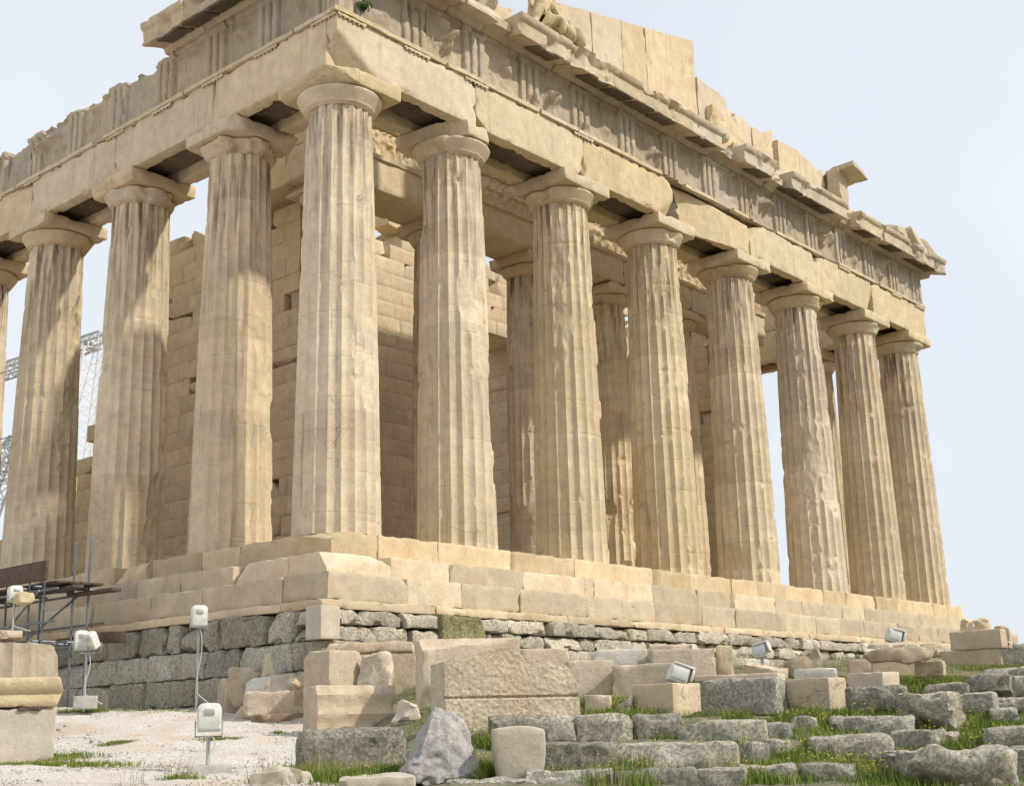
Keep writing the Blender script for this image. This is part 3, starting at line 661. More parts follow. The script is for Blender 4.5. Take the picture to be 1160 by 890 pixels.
for k, (a, b) in enumerate(((4.62, 6.7), (6.72, 8.6), (8.62, 10.5), (10.52, 12.5), (12.52, 14.3))): cornice(a, b, 710+k, big=.03)
cornice(14.32, 15.4, 716, mut=False, prof=low)
cornice(15.42, 17.6, 717)
cornice(17.62, 18.3, 718, mut=False, prof=low)
for k, (a, b) in enumerate(((18.35, 20.3), (20.33, 22.2))): cornice(a, b, 719+k)
cornice(22.22, 23.1, 722, mut=False, prof=low)
for k, (a, b) in enumerate(((23.15, 25.2), (25.22, 27.3), (27.32, 30.5))): cornice(a, b, 723+k, big=.03)
for k, (a, b) in enumerate(((-.05, 2.1), (2.12, 4.0), (4.02, 5.75))): cornice(a, b, 730+k, ax='y', big=.03)

def loose(L, W, H, loc, rot, sd_, name='raking_cornice_block', mat='cor', **kw):
    k = dict(res=.07, r=.02, seed=sd_, cuts=3, cutd=.2, chip=.08); k.update(kw)
    g = G(); boxg(g, L, W, H, (0, 0, 0), **k); return g.build(name, M[mat], temple, loc, rot)
# pediment: tall tympanum slabs, broken courses, leaning raking pieces
def slab(x0, x1, zb, top0, top1, y, T, sd_, brk=.0, name='tympanum_slab', rough=.012):
    wd = x1-x0
    def f(x, z):
        P = np.stack([x, z, z*0], 1)+sd_*2.9
        return fbm(P, 1.1, 4, sd_)*rough*1.5+fbm(P, 7, 3, sd_+1)*rough*.5-np.clip(fbm(P, 2.2, 4, sd_+5)-.55, 0, 1)*.25
    tp_ = lambda X: top0+(top1-top0)*(X+wd/2)/wd-zb+n1(X, sd_, 2.2, 4)*brk-np.clip(n1(X, sd_+3, 1.0), 0, 1)*brk
    V, Q = heightslab(wd-.02, 1, T, max(8, int(wd/.1)), 26, f, tp_)
    k = np.abs(np.abs(V[:, 0])-(wd-.02)/2) < 1e-6; V[k, 0] += fbm(V[k]+sd_, 1.8, 3, sd_)*(.02+brk*.25)
    g = G(); g.add(V, Q); return g.build(name, M['tym'], temple, ((x0+x1)/2, y, zb), smooth=38)
PT = lambda x: 13.73+(x+1.4)*.236
zb = CZ+.58
slab(4.2, 6.55, zb, PT(4.2)-.25, PT(6.55)-.2, .28, .4, 800, .05)
for k, (a, b) in enumerate(((7.9, 9.35), (9.36, 10.85), (10.86, 12.1), (12.11, 14.85))): slab(a, b, zb, PT(a), PT(b), -.33, .45, 801+k, .015)
slab(14.95, 16.75, zb, 16.35, 16.15, -.30, .5, 806, .10); slab(15.4, 17.0, zb, 15.4, 15.2, -.55, .24, 807, .14)
slab(16.8, 18.3, zb, 15.95, 15.75, -.25, .5, 808, .16); slab(18.33, 19.7, zb, 15.75, 15.9, -.28, .5, 809, .14)
slab(17.0, 18.6, zb, 14.9, 14.75, -.5, .2, 810, .12)
slab(19.95, 21.5, zb, 15.85, 15.9, -.33, .5, 811, .04); slab(21.52, 23.3, zb, 15.85, 15.65, -.30, .5, 812, .12)
slab(23.35, 24.9, zb, 15.55, 15.2, -.26, .5, 813, .1); slab(24.9, 27.6, zb, 14.95, 14.55, -.22, .6, 814, .12)
g = G(); boxg(g, 1.35, 1.3, .22, (0, 0, 0), seed=41, res=.08, cuts=2, cutd=.25, chip=.06); g.build('projecting_slab', M['cor'], temple, (24.1, -.75, 15.52), (math.radians(-3), math.radians(6), math.radians(4)))
loose(.75, .5, 1.42, (23.7, -.62, 14.25), (0, 0, .05), 43, 'slab_support', cuts=2)
loose(2.2, .8, .42, (24.9, -.6, zb-.02), (0, math.radians(3), 0), 51)
loose(2.1, .8, .34, (26.6, -.5, zb+.05), (0, math.radians(5), 0), 52)
loose(1.6, 1.0, .40, (27.8, -.85, zb+.12), (0, math.radians(14), math.radians(8)), 53)
loose(1.9, 1.0, .36, (28.6, -1.0, zb+.10), (math.radians(-6), math.radians(20), math.radians(4)), 54)
loose(1.5, 1.0, .42, (29.55, -.95, zb+.06), (0, math.radians(28), math.radians(-4)), 55)
loose(.7, .6, .45, (28.1, -.6, zb+.52), (.2, .3, .5), 56)
loose(.8, .6, .35, (29.0, -.7, zb+.5), (.1, .5, .2), 57)
loose(.6, .5, .5, (4.15, -.85, zb-.35), (.1, .2, .3), 58)
for k, (x, z) in enumerate(((15.2, 14.1), (16.3, 13.95), (17.4, 13.98), (18.9, 13.95), (25.6, 13.95))): loose(.7, .5, .35, (x, -.75, z-.1), (.05, .1, k), 59+k)

# cella: porch entablature with a carved frieze, side walls, door wall
def porcharch(x0, x1, sd_):
    g = G(); boxg(g, x1-x0-.012, 1.5, 1.0, ((x0+x1)/2, 4.82, 10.69), seed=sd_, res=.12, cuts=2, cutd=.16, chip=.08); return g.build('porch_architrave', M['ent'], temple, smooth=38)
px = [2.9]+[14.42+(i-2.5)*4.172 for i in range(1, 5)]+[25.9]
for i in range(5): porcharch(px[i], px[i+1], 820+i*3)
def carved(wd, sd_, H=1.0):
    r_ = np.random.RandomState(sd_); fig = []
    x = -wd/2+.15
    while x < wd/2-.1:
        lean = r_.uniform(-.3, .3)
        for zc, s1, s2, am in ((.30, .05, .2, .06), (.34, .05, .2, .05), (.58, .10, .16, .09), (.80, .05, .06, .08)): fig.append((x+lean*(zc-.3)+r_.normal(0, .03), zc, s1*r_.uniform(.8, 1.4), s2, am, lean))
        if r_.rand() < .6: fig.append((x+.2, .5, .24, .09, .09, 0)); fig.append((x+.38, .7, .07, .12, .08, .5))
        x += r_.uniform(.28, .5)
    def f(x, z):
        P = np.stack([x, z, z*0], 1)+sd_; d = np.full_like(x, -.06)
        for (cx, cz, a, b, am, ln) in fig: d = np.maximum(d, -.06+am*1.25*np.exp(-(((x-cx-ln*(z-cz))/a)**2+((z-cz)/b)**2)))
        d = d+np.where(z > H-.08, .10, 0)+np.where(z < .07, .09, 0)
        return d+fbm(P, 7, 3, sd_)*.022-np.clip(fbm(P, 1.2, 3, sd_+4)-.3, 0, 1)*.15
    return heightslab(wd, H, .5, int(wd/.035), 34, f)
pf = empty('porch_frieze', (14.4, 4.3, 11.7)); place(pf, temple, (14.4, 4.3, 11.7))
for i in range(8):
    a = 2.95+i*2.86; g = G(); g.add(*carved(2.85, 850+i)); g.build('carved_slab', M['wall'], pf, (a+1.425, 4.12, 11.70), smooth=40)
g = G(); V, Q, T = extrude([(.2, 0), (-.07, 0), (-.09, .12), (.2, .12)], 2.9, 25.9, .09, 71, .012, .06); V[:, 1] += 4.08; V[:, 2] += 11.60; g.add(V, Q, T); g.build('frieze_moulding', M['ent'], pf, smooth=40)
g = G(); boxg(g, 22.9, 1.0, .95, (14.42, 5.1, 11.72), seed=77, res=.4, cuts=0); g.build('backing_course', M['wall'], pf)
course('return_architrave', M['wall'], [(2.95, 5.6, 2.95, 8.6, -1, 0)], 10.69, 1.0, 1.3, (1.3, 1.8), 61, temple, cuts=1)
course('return_frieze', M['wall'], [(3.0, 5.65, 3.0, 8.2, -1, 0)], 11.70, .95, 1.2, (1.2, 1.6), 62, temple, cuts=2)
def bigwall(name, x0, y0, x1, y1, nx, ny, T, ztop, seed, courses=21, z0=.62, opening=None, mat='wall', rag=.5, holes=.05):
    """ashlar wall built course by course; ztop(p) gives the broken top along the wall"""
    g = G(); Lt = math.hypot(x1-x0, y1-y0); ux, uy = (x1-x0)/Lt, (y1-y0)/Lt; r_ = np.random.RandomState(seed); a = math.atan2(uy, ux); s = seed*31
    h = .515
    for c in range(40):
        zc = z0+c*h; p = -(c % 2)*.6; 
        while p < Lt-.02:
            L = r_.uniform(1.1, 1.35); q0, q1 = max(p, 0), min(p+L, Lt); p += L; s += 1
            if q1-q0 < .08: continue
            mid = (q0+q1)/2
            if zc+h*.6 > ztop(mid): continue
            if opening and zc+.2 < opening[2] and q1 > opening[0]+.03 and q0 < opening[1]-.03:
                if q0 < opening[0]-.1: q1 = opening[0]
                elif q1 > opening[1]+.1: q0 = opening[1]
                else: continue
            top = zc+h > ztop(mid)-h
            V, Q = block(q1-q0-.003, T, h-.002, res=.16, r=.004, seed=s, rough=.006, cuts=2 if (top or r_.rand() < .16) else 0, cutd=.42 if top else .30, chip=.01)
            j = r_.normal(0, .005); m = (q0+q1)/2
            g.add(rotz(V, a)+np.array([x0+ux*m-nx*(T/2+j), y0+uy*m-ny*(T/2+j), zc]), Q, tone=r_.rand())
    return g.build(name, M[mat], temple, smooth=38)
def nwall(p):
    y = 5.7+p
    return 10.7 if y < 7.8 else 10.95 if y < 12.6 else 9.6 if y < 13.3 else 8.2 if y < 14.2 else 6.4 if y < 15.6 else 4.6 if y < 16.8 else 3.3 if y < 21 else 2.2
bigwall('cella_side_wall', 3.57, 5.7, 3.57, 26, -1, 0, 1.17, nwall, 5)
bigwall('cella_side_wall', 24.1, 5.7, 24.1, 20, -1, 0, 1.17, lambda p: 11.5, 6)
bigwall('door_wall', 4.8, 9.3, 24.05, 9.3, 0, -1, 1.9, lambda p: 12.75+.35*math.sin(p*2.1)+.3*math.sin(p*.9), 8, opening=(7.3, 12.4, 10.0))
g = G(); boxg(g, 6.4, 1.7, .95, (14.65, 10.3, 9.9), seed=88, res=.2, cuts=3, cutd=.3, chip=.1); g.build('door_lintel', M['wall'], temple)
loose(.9, .8, 1.0, (10.75, 9.8, 12.65), (0, .05, .2), 91, 'wall_top_block', 'wall', cuts=1)
course('cross_wall', M['wall'], [(4.8, 22, 24, 22, 0, -1)], .0, 6.0, 1.0, (2.0, 2.6), 63, temple, res=.5)
# ------------------------------------------------------------------ loose stones before the temple
def frame_at(u, v, d, deep=0.0):
    """ground-plan axes of the line of sight through u: sideways, away"""
    r = ray(u, v); f = np.array([r[0], r[1]]); f /= np.linalg.norm(f)
    return at(u, v, d), np.array([f[1], -f[0]]), f
CRISP = dict(r=.015, rough=.006, cuts=1, cutd=.12, chip=.05, rs=4.0)
WORN = dict(r=.03, rough=.016, lump=.018, cuts=2, cutd=.14, chip=.10, rs=7.0)
ROUGH = dict(r=.06, rough=.035, lump=.10, cuts=4, cutd=.30, chip=.12, rs=4.0)
SEED = [1000]
def stoneblock(name, label, cat, mat, u0, u1, v0, v1, d=None, yaw=0.0, ratio=.7, style=CRISP, group=None, shape=None, tilt=0.0, roll=0.0, sink=.03, res=.05, **kw):
    um = (u0+u1)/2; d = d or dtab(um, v1); P, R_, F_ = frame_at(um, v1, d)
    Wm = (u1-u0)*d/FPX; a = math.radians(yaw); L = Wm/(abs(math.cos(a))+ratio*abs(math.sin(a))); D = ratio*L
    H = (v1-v0)*d/FPX+sink
    depth = .5*(D*abs(math.cos(a))+L*abs(math.sin(a)))
    c = np.array([P[0]+F_[0]*depth, P[1]+F_[1]*depth, P[2]-sink])
    SEED[0] += 1; k = dict(style); k.update(kw); k.setdefault('seed', SEED[0])
    V, Q = block(L, D, H, res=max(res, L/60), **k)
    if shape: V = shape(V, L, D, H)
    g = G(); g.add(V, Q)
    o = g.build(name, M[mat], None, c, (math.radians(roll), math.radians(tilt), math.atan2(R_[1], R_[0])+a), smooth=36)
    tag(o, label, cat, group); o['_'] = 0; del o['_']
    return o
SB = stoneblock
# --- left edge
SB('stone_block', 'pale upright block carrying the yellow moulded slab at the left edge', 'stone block', 'pale', -70, 57, 804, 863, 16.1, 4, .6, CRISP, chip=.03)
def moulding(V, L, D, H):
    z = V[:, 2]/H; k = V[:, 1] < 0
    V[:, 1] += np.where(k, .05*np.where(z < .45, 1, 0)-.02*np.sin(z*9), 0); V[:, 0] += np.where(V[:, 0] > L*.3, (.5-abs(z-.55))*.12-.05, 0); return V
SB('moulded_slab', 'yellow moulded marble slab lying across the pale block at left', 'marble slab', 'yel', -75, 67, 767, 801, 16.2, 3, .62, CRISP, shape=moulding, sink=0, chip=.06)
SB('wood_wedge', 'dark timber wedge between the yellow slab and the pale block', 'timber', 'brown', 18, 46, 800, 805, 16.4, 4, 1.2, CRISP, sink=.004, res=.04)
g = G(); V, Q, T = shaft(1.05, .95, .90, 17, 140, 30, [(-.1, .7, .5, .6, .12)], 1.2, joint=5); g.add(V, Q, T)
p = at(-8, 803, 20.4); o = g.build('column_drum', M['drum'], None, (p[0], p[1], p[2]-.08), (0, 0, .4), smooth=30); tag(o, 'fluted drum fragment standing behind the yellow slab at the left edge', 'column drum')
SB('stone_chip', 'thin flat stone lying on top of the fluted drum', 'stone', 'blk', -30, 25, 713, 723, 20.4, 8, .7, WORN, sink=.0, r=.02, lump=.01)
# --- pile in the middle left
SB('marble_fragment', 'pinkish block bound with a pale strap at the left end of the broken pile', 'stone block', 'blk', 246, 292, 767, 806, None, 18, .8, WORN, r=.03, lump=.02)
SB('marble_fragment', 'dull pink flat fragment behind the strapped block of the pile', 'stone', 'blk', 258, 328, 756, 800, 24.0, -12, .7, ROUGH, lump=.05)
SB('marble_fragment', 'angular fragment with fresh white broken faces in the middle of the pile', 'stone', 'white', 280, 358, 762, 806, 22.9, 28, .8, ROUGH, cuts=4, cutd=.28, lump=.03, rough=.01, tilt=-8)
SB('marble_fragment', 'brown shattered fragment under the white broken one', 'stone', 'blk', 276, 354, 782, 815, None, -8, .6, ROUGH, lump=.03, cuts=2, cutd=.2)
SB('marble_fragment', 'tan pointed fragment standing on the back of the broken pile', 'stone', 'yel', 296, 360, 738, 800, 23.6, 10, .6, ROUGH, cuts=4, cutd=.34, lump=.03, sink=.1, rough=.012)
SB('stone_block', 'cream squared block with a slanting left face on top of the pile', 'stone block', 'blk', 343, 416, 736, 780, 21.4, 42, .75, CRISP, cuts=2, cutd=.22, sink=.05)
SB('marble_fragment', 'rough pitted stub right behind the squared block of the pile', 'stone', 'rough', 406, 446, 738, 786, 21.6, -10, .8, ROUGH, lump=.05, sink=.05)
def grooves(V, L, D, H):
    z = V[:, 2]/H; V[:, 1] += np.where(V[:, 1] < -.2*D, .035*np.abs(np.sin(z*math.pi*2.5)), 0); return V
SB('fluted_block', 'long grooved cream block lying in front of the broken pile', 'stone block', 'blk', 342, 450, 777, 828, 19.6, 20, .55, WORN, shape=grooves, r=.03, lump=.02, sink=.02)
SB('timber_baulk', 'weathered timber baulk under the broken pile', 'timber', 'wood', 284, 352, 808, 817, None, 3, .35, CRISP, sink=.05, res=.06)
SB('timber_baulk', 'short timber baulk under the long grooved block', 'timber', 'wood', 384, 446, 822, 831, 20.0, 4, .35, CRISP, sink=.05, res=.06)
SB('marble_slab', 'large smooth upright slab between the pile and the stippled block', 'marble slab', 'blk', 392, 474, 737, 796, None, -6, .25, CRISP, cuts=0)
SB('marble_slab', 'thin ledge slab laid along the top of the smooth upright slab', 'marble slab', 'blk', 366, 470, 727, 738, 22.4, -4, .45, CRISP, sink=.0)
SB('marble_fragment', 'small brown split fragments wedged left of the stippled block', 'stone', 'blk', 442, 483, 790, 818, None, -15, .7, ROUGH, lump=.05)
SB('limestone_block', 'long coarse dark grey block lying behind the weeds left of the boulder', 'stone block', 'dgrey', 336, 461, 827, 880, None, -2, .5, WORN, r=.09, rough=.03, lump=.03, chip=.04)
def bould(V, L, D, H):
    z = np.clip(V[:, 2]/H, 0, 1); s = np.where(V[:, 0] > 0, 1-.40*z**2.5, 1-.62*z**1.4); V[:, 0] = V[:, 0]*s; V[:, 1] *= 1-.45*z**1.5; V[:, 2] -= .34*H*z*np.clip(np.abs(V[:, 0]-.1*L)/(.4*L), 0, 1)**2; return V
SB('boulder', 'light grey craggy boulder with white veins beside the pale tapered stone', 'boulder', 'boulder', 442, 550, 809, 884, None, 12, .8, ROUGH, shape=bould, seed=1509, cuts=2, cutd=.15, lump=.09, rough=.05, rs=5.0, res=.022)
def taper(V, L, D, H):
    z = np.clip(V[:, 2]/H, 0, 1); s = .80+.20*np.sin(np.clip(z*1.15, 0, 1)*math.pi/2); V[:, 0] *= s; V[:, 1] *= s; V[:, 2] += np.where(z > .6, -.025*(2*V[:, 0]/L)**2, 0); return V
SB('tapered_stone', 'pale smooth stone tapering downwards beside the grey boulder', 'stone block', 'pale', 556, 621, 824, 884, None, 6, .7, CRISP, shape=taper, cuts=0, chip=.02, r=.03)
SB('marble_fragment', 'flat brown chip lying on the gravel in front of the strapped block', 'stone', 'blk', 262, 300, 800, 812, 23.0, -15, .8, ROUGH, lump=.02, cuts=2)
SB('marble_fragment', 'small cream wedge between the white broken fragment and the squared block', 'stone', 'blk', 330, 352, 768, 796, 21.9, 20, .8, ROUGH, lump=.02, cuts=3)
SB('marble_fragment', 'thin pale flake leaning over the white broken fragment', 'stone', 'pale', 322, 350, 762, 776, 22.2, -10, .8, ROUGH, lump=.01, cuts=2, tilt=18)
# --- the big stippled block
d = 15.7; P, R_, F_ = frame_at(572, 831, d); Wm = 186*d/FPX; a = math.radians(17); L = 1.72; Ht = 106*d/FPX
def topb(X):
    t = (X+L/2)/L; k = np.interp(t, [0, .05, .14, .25, .40, .52, .60, .75, .92, 1], [.82, .86, .80, .90, .95, .93, .86, .81, .76, .56]); return Ht*k+n1(X, 5, 6)*.012
def frontb(x, z):
    Pn = np.stack([x, z, z*0], 1); lo = z < Ht*.42
    return np.where(lo, .04, 0.0)-np.where(np.abs(z-Ht*.43) < .02, .035, 0)+fbm(Pn, 26, 2, 3)*.006+fbm(Pn, 2, 3, 9)*.010
g = G(); V, Q = heightslab(L, Ht, .70, 130, 80, frontb, topb); g.add(V-np.array([0, .37, 0]), Q)
o = g.build('stippled_block', M['rough'], None, (P[0]+F_[0]*.55, P[1]+F_[1]*.55, P[2]-.05), (0, 0, math.atan2(R_[1], R_[0])+a), smooth=40)
tag(o, 'big cream block with stippled faces and a hump backed top behind the boulder', 'stone block')
SB('stone_block', 'broken topped cream block directly behind the big stippled block', 'stone block', 'blk', 468, 592, 722, 800, 19.6, 14, .4, CRISP, cuts=4, cutd=.3)
SB('stone_block', 'low cream block behind the right shoulder of the stippled block', 'stone block', 'blk', 590, 646, 735, 790, 20.4, 6, .5, CRISP, cuts=2)
# --- middle field of marble blocks
G1 = 'marble blocks laid out before the steps'
SB('stone_block', 'cream block with a dark joint slot right of the stippled block', 'stone block', 'blk', 640, 697, 748, 788, 19.4, 8, .7, CRISP, G1, cuts=2)
SB('stone_block', 'moulded block with three little knobs on its top edge', 'stone block', 'blk', 694, 772, 752, 792, 19.0, -10, .6, CRISP, G1, cuts=1)
p = at(712, 752, 19.2)
SB('marble_slab', 'pinkish flat slab on the grass in front of the knobbed block', 'marble slab', 'blk', 662, 694, 787, 806, 17.4, -6, .8, CRISP, G1)
SB('limestone_lump', 'small grey lump of rock left of the two faced cream block', 'stone', 'grey', 683, 716, 786, 808, 16.8, 0, .8, ROUGH, lump=.05)
SB('stone_block', 'two faced cream block with a lit right side on the grass edge', 'stone block', 'blk', 715, 796, 774, 810, 16.5, -40, .8, CRISP, G1, chip=.03)
SB('stone_block', 'wide pink block with a rough grey front in the middle of the grass', 'stone block', 'grey', 793, 897, 767, 808, 16.9, -16, .6, WORN, G1, r=.04)
SB('marble_slab', 'cream ledge slab lying on top of the wide grey fronted block', 'marble slab', 'blk', 786, 892, 763, 770, 17.2, -14, .5, CRISP, G1, sink=.0)
SB('marble_block', 'long pale block behind the left floodlight hood', 'stone block', 'blk', 735, 812, 735, 770, 23.0, 8, .5, CRISP, G1, cuts=1)
SB('marble_block', 'square end block next to the long pale block at the foot of the steps', 'stone block', 'blk', 812, 832, 731, 766, 23.5, 8, .9, CRISP, G1)
SB('marble_slab', 'grey white slab lying before the footing course', 'marble slab', 'white', 668, 734, 735, 752, 23.5, 6, .6, CRISP, G1, cuts=2)
SB('marble_slab', 'pink broken slab right of the grey white one', 'marble slab', 'blk', 728, 790, 730, 745, 24.5, -8, .5, WORN, G1)
SB('stone_block', 'rough topped block carrying the middle floodlight hood', 'stone block', 'blk', 842, 897, 743, 772, None, -24, .8, ROUGH, G1, lump=.04, cuts=3)
SB('stone_block', 'smooth squared block with a slot cut in its top', 'stone block', 'blk', 893, 961, 768, 805, 16.9, -28, .8, CRISP, G1, chip=.03)
SB('marble_slab', 'thin pale slab behind the slotted block', 'marble slab', 'white', 900, 948, 757, 770, 19.0, 0, .6, CRISP, G1)
def roundrock(V, L, D, H):
    z = V[:, 2]/H-.5; V[:, 0] *= np.sqrt(np.clip(1-(1.5*z)**2*.7, .2, 1)); return V
SB('boulder', 'rounded brown boulder at the foot of the steps', 'boulder', 'drum', 888, 934, 733, 765, 26.0, 10, .8, ROUGH, shape=roundrock, lump=.08)
SB('stone_block', 'low cream block right of the slotted block', 'stone block', 'blk', 960, 1020, 761, 783, None, -30, .8, CRISP, G1, chip=.03)
SB('stone_block', 'small pink block behind the low cream block', 'stone block', 'blk', 960, 990, 747, 764, None, 5, .8, CRISP, G1)
SB('stone_block', 'shaded block under the split marble slab', 'stone block', 'blk', 988, 1040, 746, 768, None, 4, .7, CRISP, G1)
SB('stone_block', 'small crusty block at the right end under the split slab', 'stone block', 'rough', 1037, 1072, 748, 764, 21.6, -6, .8, WORN, G1, lump=.02)
SB('marble_slab', 'split marble slab with a ragged underside lying across two blocks', 'marble slab', 'blk', 984, 1066, 728, 748, 21.3, -8, .5, ROUGH, G1, lump=.03, sink=0, tilt=2)
SB('marble_fragment', 'white broken lump leaning on the left end of the split slab', 'stone', 'white', 978, 1004, 724, 752, 21.2, 15, .7, ROUGH, lump=.05)
SB('marble_slab', 'large flat slab under the thick pink slab at the right edge', 'marble slab', 'blk', 1063, 1152, 735, 753, None, -14, .6, CRISP, G1, cuts=3, cutd=.2)
SB('marble_slab', 'thick pink slab stacked on the large flat slab', 'marble slab', 'blk', 1078, 1146, 713, 734, 24.5, -20, .6, CRISP, G1, sink=0)
SB('marble_fragment', 'wedge of marble perched on the thick pink slab', 'stone', 'white', 1092, 1112, 703, 715, 24.9, 10, .7, ROUGH, lump=.03, cuts=5, sink=0)
SB('marble_fragment', 'upright chipped fragment at the right end of the thick pink slab', 'stone', 'blk', 1128, 1146, 708, 736, 24.6, 10, .7, ROUGH, lump=.03, sink=0)
SB('rubble_heap', 'far brown rubble at the right end of the temple steps', 'rubble', 'step', 1090, 1126, 700, 730, 40, 0, .8, ROUGH, lump=.15)
SB('rubble_wall', 'low wall of grey rubble on the skyline at the right edge', 'wall', 'grey', 1138, 1230, 726, 762, 29, 0, .4, ROUGH, lump=.12)
# --- grey terrace blocks
GT = 'grey weathered blocks of the terrace'
def T_(lbl, *a, mat='grey', style=WORN, **k): return SB('terrace_block', lbl, 'stone block', mat, *a, style=style, group=GT, **k)
T_('dark block mostly hidden behind the pale tapered stone', 553, 622, 811, 846, 14.8, 2, .8, mat='dgrey')
T_('rounded grey block right above the pale tapered stone', 617, 652, 811, 845, 14.9, 0, .9)
T_('plump grey block in the upper terrace row, second right of the tapered stone', 646, 718, 809, 847, 14.9, -3, .7, r=.09)
T_('brownish grey block of the upper row below the two faced cream block', 714, 776, 810, 847, 15.0, 4, .7, mat='dgrey', r=.07)
T_('longest block of the upper terrace row, speckled black', 768, 872, 817, 848, 14.7, -3, .6)
T_('small square block ending the upper row on the right', 866, 899, 819, 844, 14.9, -6, 1.0)
T_('half buried grey block in the grass beyond the upper row', 896, 930, 811, 838, 15.4, -6, 1.0, r=.08)
T_('block of the middle terrace row touching the pale tapered stone', 608, 702, 842, 877, 13.5, -2, .6, mat='dgrey')
T_('longest block of the middle row, flat topped with a rounded right end', 696, 842, 842, 878, 13.4, -4, .45, r=.05)
T_('narrow tan block beside the long block of the middle row', 836, 874, 841, 873, 13.7, 6, 1.0)
T_('last block of the middle row, overgrown at its right end', 867, 900, 839, 872, 13.9, -4, 1.0)
T_('thin slab of the bottom row under the tapered stone', 596, 696, 873, 902, 12.3, 0, .6)
T_('grey block at the bottom edge left of the mossy gap', 694, 793, 873, 904, 12.3, 4, .6, mat='dgrey')
T_('pinkish block at the bottom edge of the terrace', 784, 848, 871, 903, 12.3, -4, .6)
T_('overgrown slab at the bottom edge below the grass slope', 838, 908, 867, 898, 12.6, 2, .6)
T_('flat pale stone along the bottom edge below the boulder', 505, 610, 884, 904, 12.1, 0, .6)
T_('white speckled slab lying on the grass slope', 916, 1014, 834, 866, 13.8, 3, .6, r=.07)
T_('two toned block right of the white speckled slab', 1006, 1074, 827, 856, 14.2, -18, .7)
T_('small block ending the row beside the rock outcrop', 1066, 1093, 829, 852, 14.4, 0, 1.0)
T_('long low slab nearly covered with grass in the middle of the slope', 942, 1038, 811, 834, 15.2, 0, .6)
T_('dark faced block below the low cream block', 960, 1030, 778, 808, 16.3, -6, .6, mat='dgrey')
T_('largest rough block of the slope, with a cut away lower corner', 1013, 1096, 785, 828, 15.2, -14, .8, style=ROUGH, lump=.04, cuts=5, cutd=.32)
T_('pale square block right of the largest rough block', 1088, 1132, 785, 812, 16.2, -10, .8)
T_('small stepped block at the right edge above the green slope', 1128, 1166, 790, 806, 16.6, 0, .8)
T_('lower stone of the small stepped pair at the right edge', 1122, 1152, 802, 815, 15.9, 0, .8)
T_('dark flat fronted block high on the right of the grass', 1095, 1148, 764, 790, 18.2, -4, .6, mat='dgrey')
T_('brown block next to the dark flat fronted one at the right edge', 1144, 1190, 765, 788, 18.4, 4, .6)
T_('small pale stone on the grass above the dark flat fronted block', 1116, 1142, 757, 766, 19.4, 0, .8)
T_('white grey stone at the right edge above the brown block', 1140, 1175, 756, 768, 19.6, 0, .7)
T_('flat stone in the grass between the slab stack and the rough block', 1048, 1097, 774, 786, 17.6, 0, .7)
T_('smooth grey slab at the right edge of the green slope', 1115, 1190, 823, 850, 13.9, 8, .7, r=.07)
T_('pale stone at the right edge below the smooth grey slab', 1147, 1200, 846, 880, 12.8, 0, .8)
T_('dark block at the bottom left of the rock outcrop', 906, 972, 866, 896, 12.5, 0, .7, mat='dgrey')
SB('rock_outcrop', 'pinkish ragged rock outcrop in the lower right corner', 'rock', 'grey', 990, 1156, 853, 912, 12.0, -8, .6, ROUGH, lump=.07, rough=.04, cuts=6, cutd=.35, res=.04)
SB('rock', 'small grey rock at the bottom edge before the outcrop', 'rock', 'grey', 1062, 1112, 880, 900, 11.6, 0, .8, ROUGH, lump=.06)
SB('rock', 'weathered tan rock left of the ragged outcrop', 'rock', 'grey', 968, 1040, 858, 885, 12.6, 6, .7, ROUGH, lump=.08)
SB('rock', 'flat pale rock on the gravel at the bottom edge', 'rock', 'pale', 285, 356, 876, 896, 12.6, 0, .8, ROUGH, lump=.05)
SB('rock', 'long low pale rock at the bottom edge left of the boulder', 'rock', 'pale', 384, 470, 880, 898, 12.3, 0, .7, WORN)

# ------------------------------------------------------------------ floodlights
def arch_prism(g, W, D, H, rr=.45, n=10, taper=.88):
    """box with a rounded top, front towards -y, standing on z=0"""
    th = np.linspace(0, math.pi, n); r = W/2
    pr = [(W/2*.92, 0)]+[(r*math.copysign(abs(math.cos(t))**rr, math.cos(t)), H-r*.75+r*.75*abs(math.sin(t))**.8) for t in th]+[(-W/2*.92, 0)]
    pr = np.array(pr); m = len(pr); V = []
    for (y, k) in ((-D/2, taper), (-D/2*.86, 1.0), (D/2*.86, 1.0), (D/2, taper)):
        c = np.array([0, H/2]); q = c+(pr-c)*k; V.append(np.stack([q[:, 0], np.full(m, y), q[:, 1]], 1))
    V = np.concatenate(V); i = np.arange(3)[:, None]*m; j = np.arange(m)[None, :]; a = (i+j).ravel(); b = (i+(j+1) % m).ravel()
    c0 = len(V); V = np.concatenate([V, [[0, -D/2, H/2], [0, D/2, H/2]]]); k = np.arange(m); kn = (k+1) % m
    g.add(V, np.stack([b, a, a+m, b+m], 1), np.concatenate([np.stack([k, kn, k*0+c0], 1), np.stack([3*m+kn, 3*m+k, k*0+c0+1], 1)]))
def kid(g, name, mat, parent, smooth=40, loc=(0, 0, 0), rot=(0, 0, 0)):
    o = bpy.data.objects.new(name, g.mesh(name, M[mat], smooth)); COL.objects.link(o); o.parent = parent; o.location = loc; o.rotation_euler = rot; return o
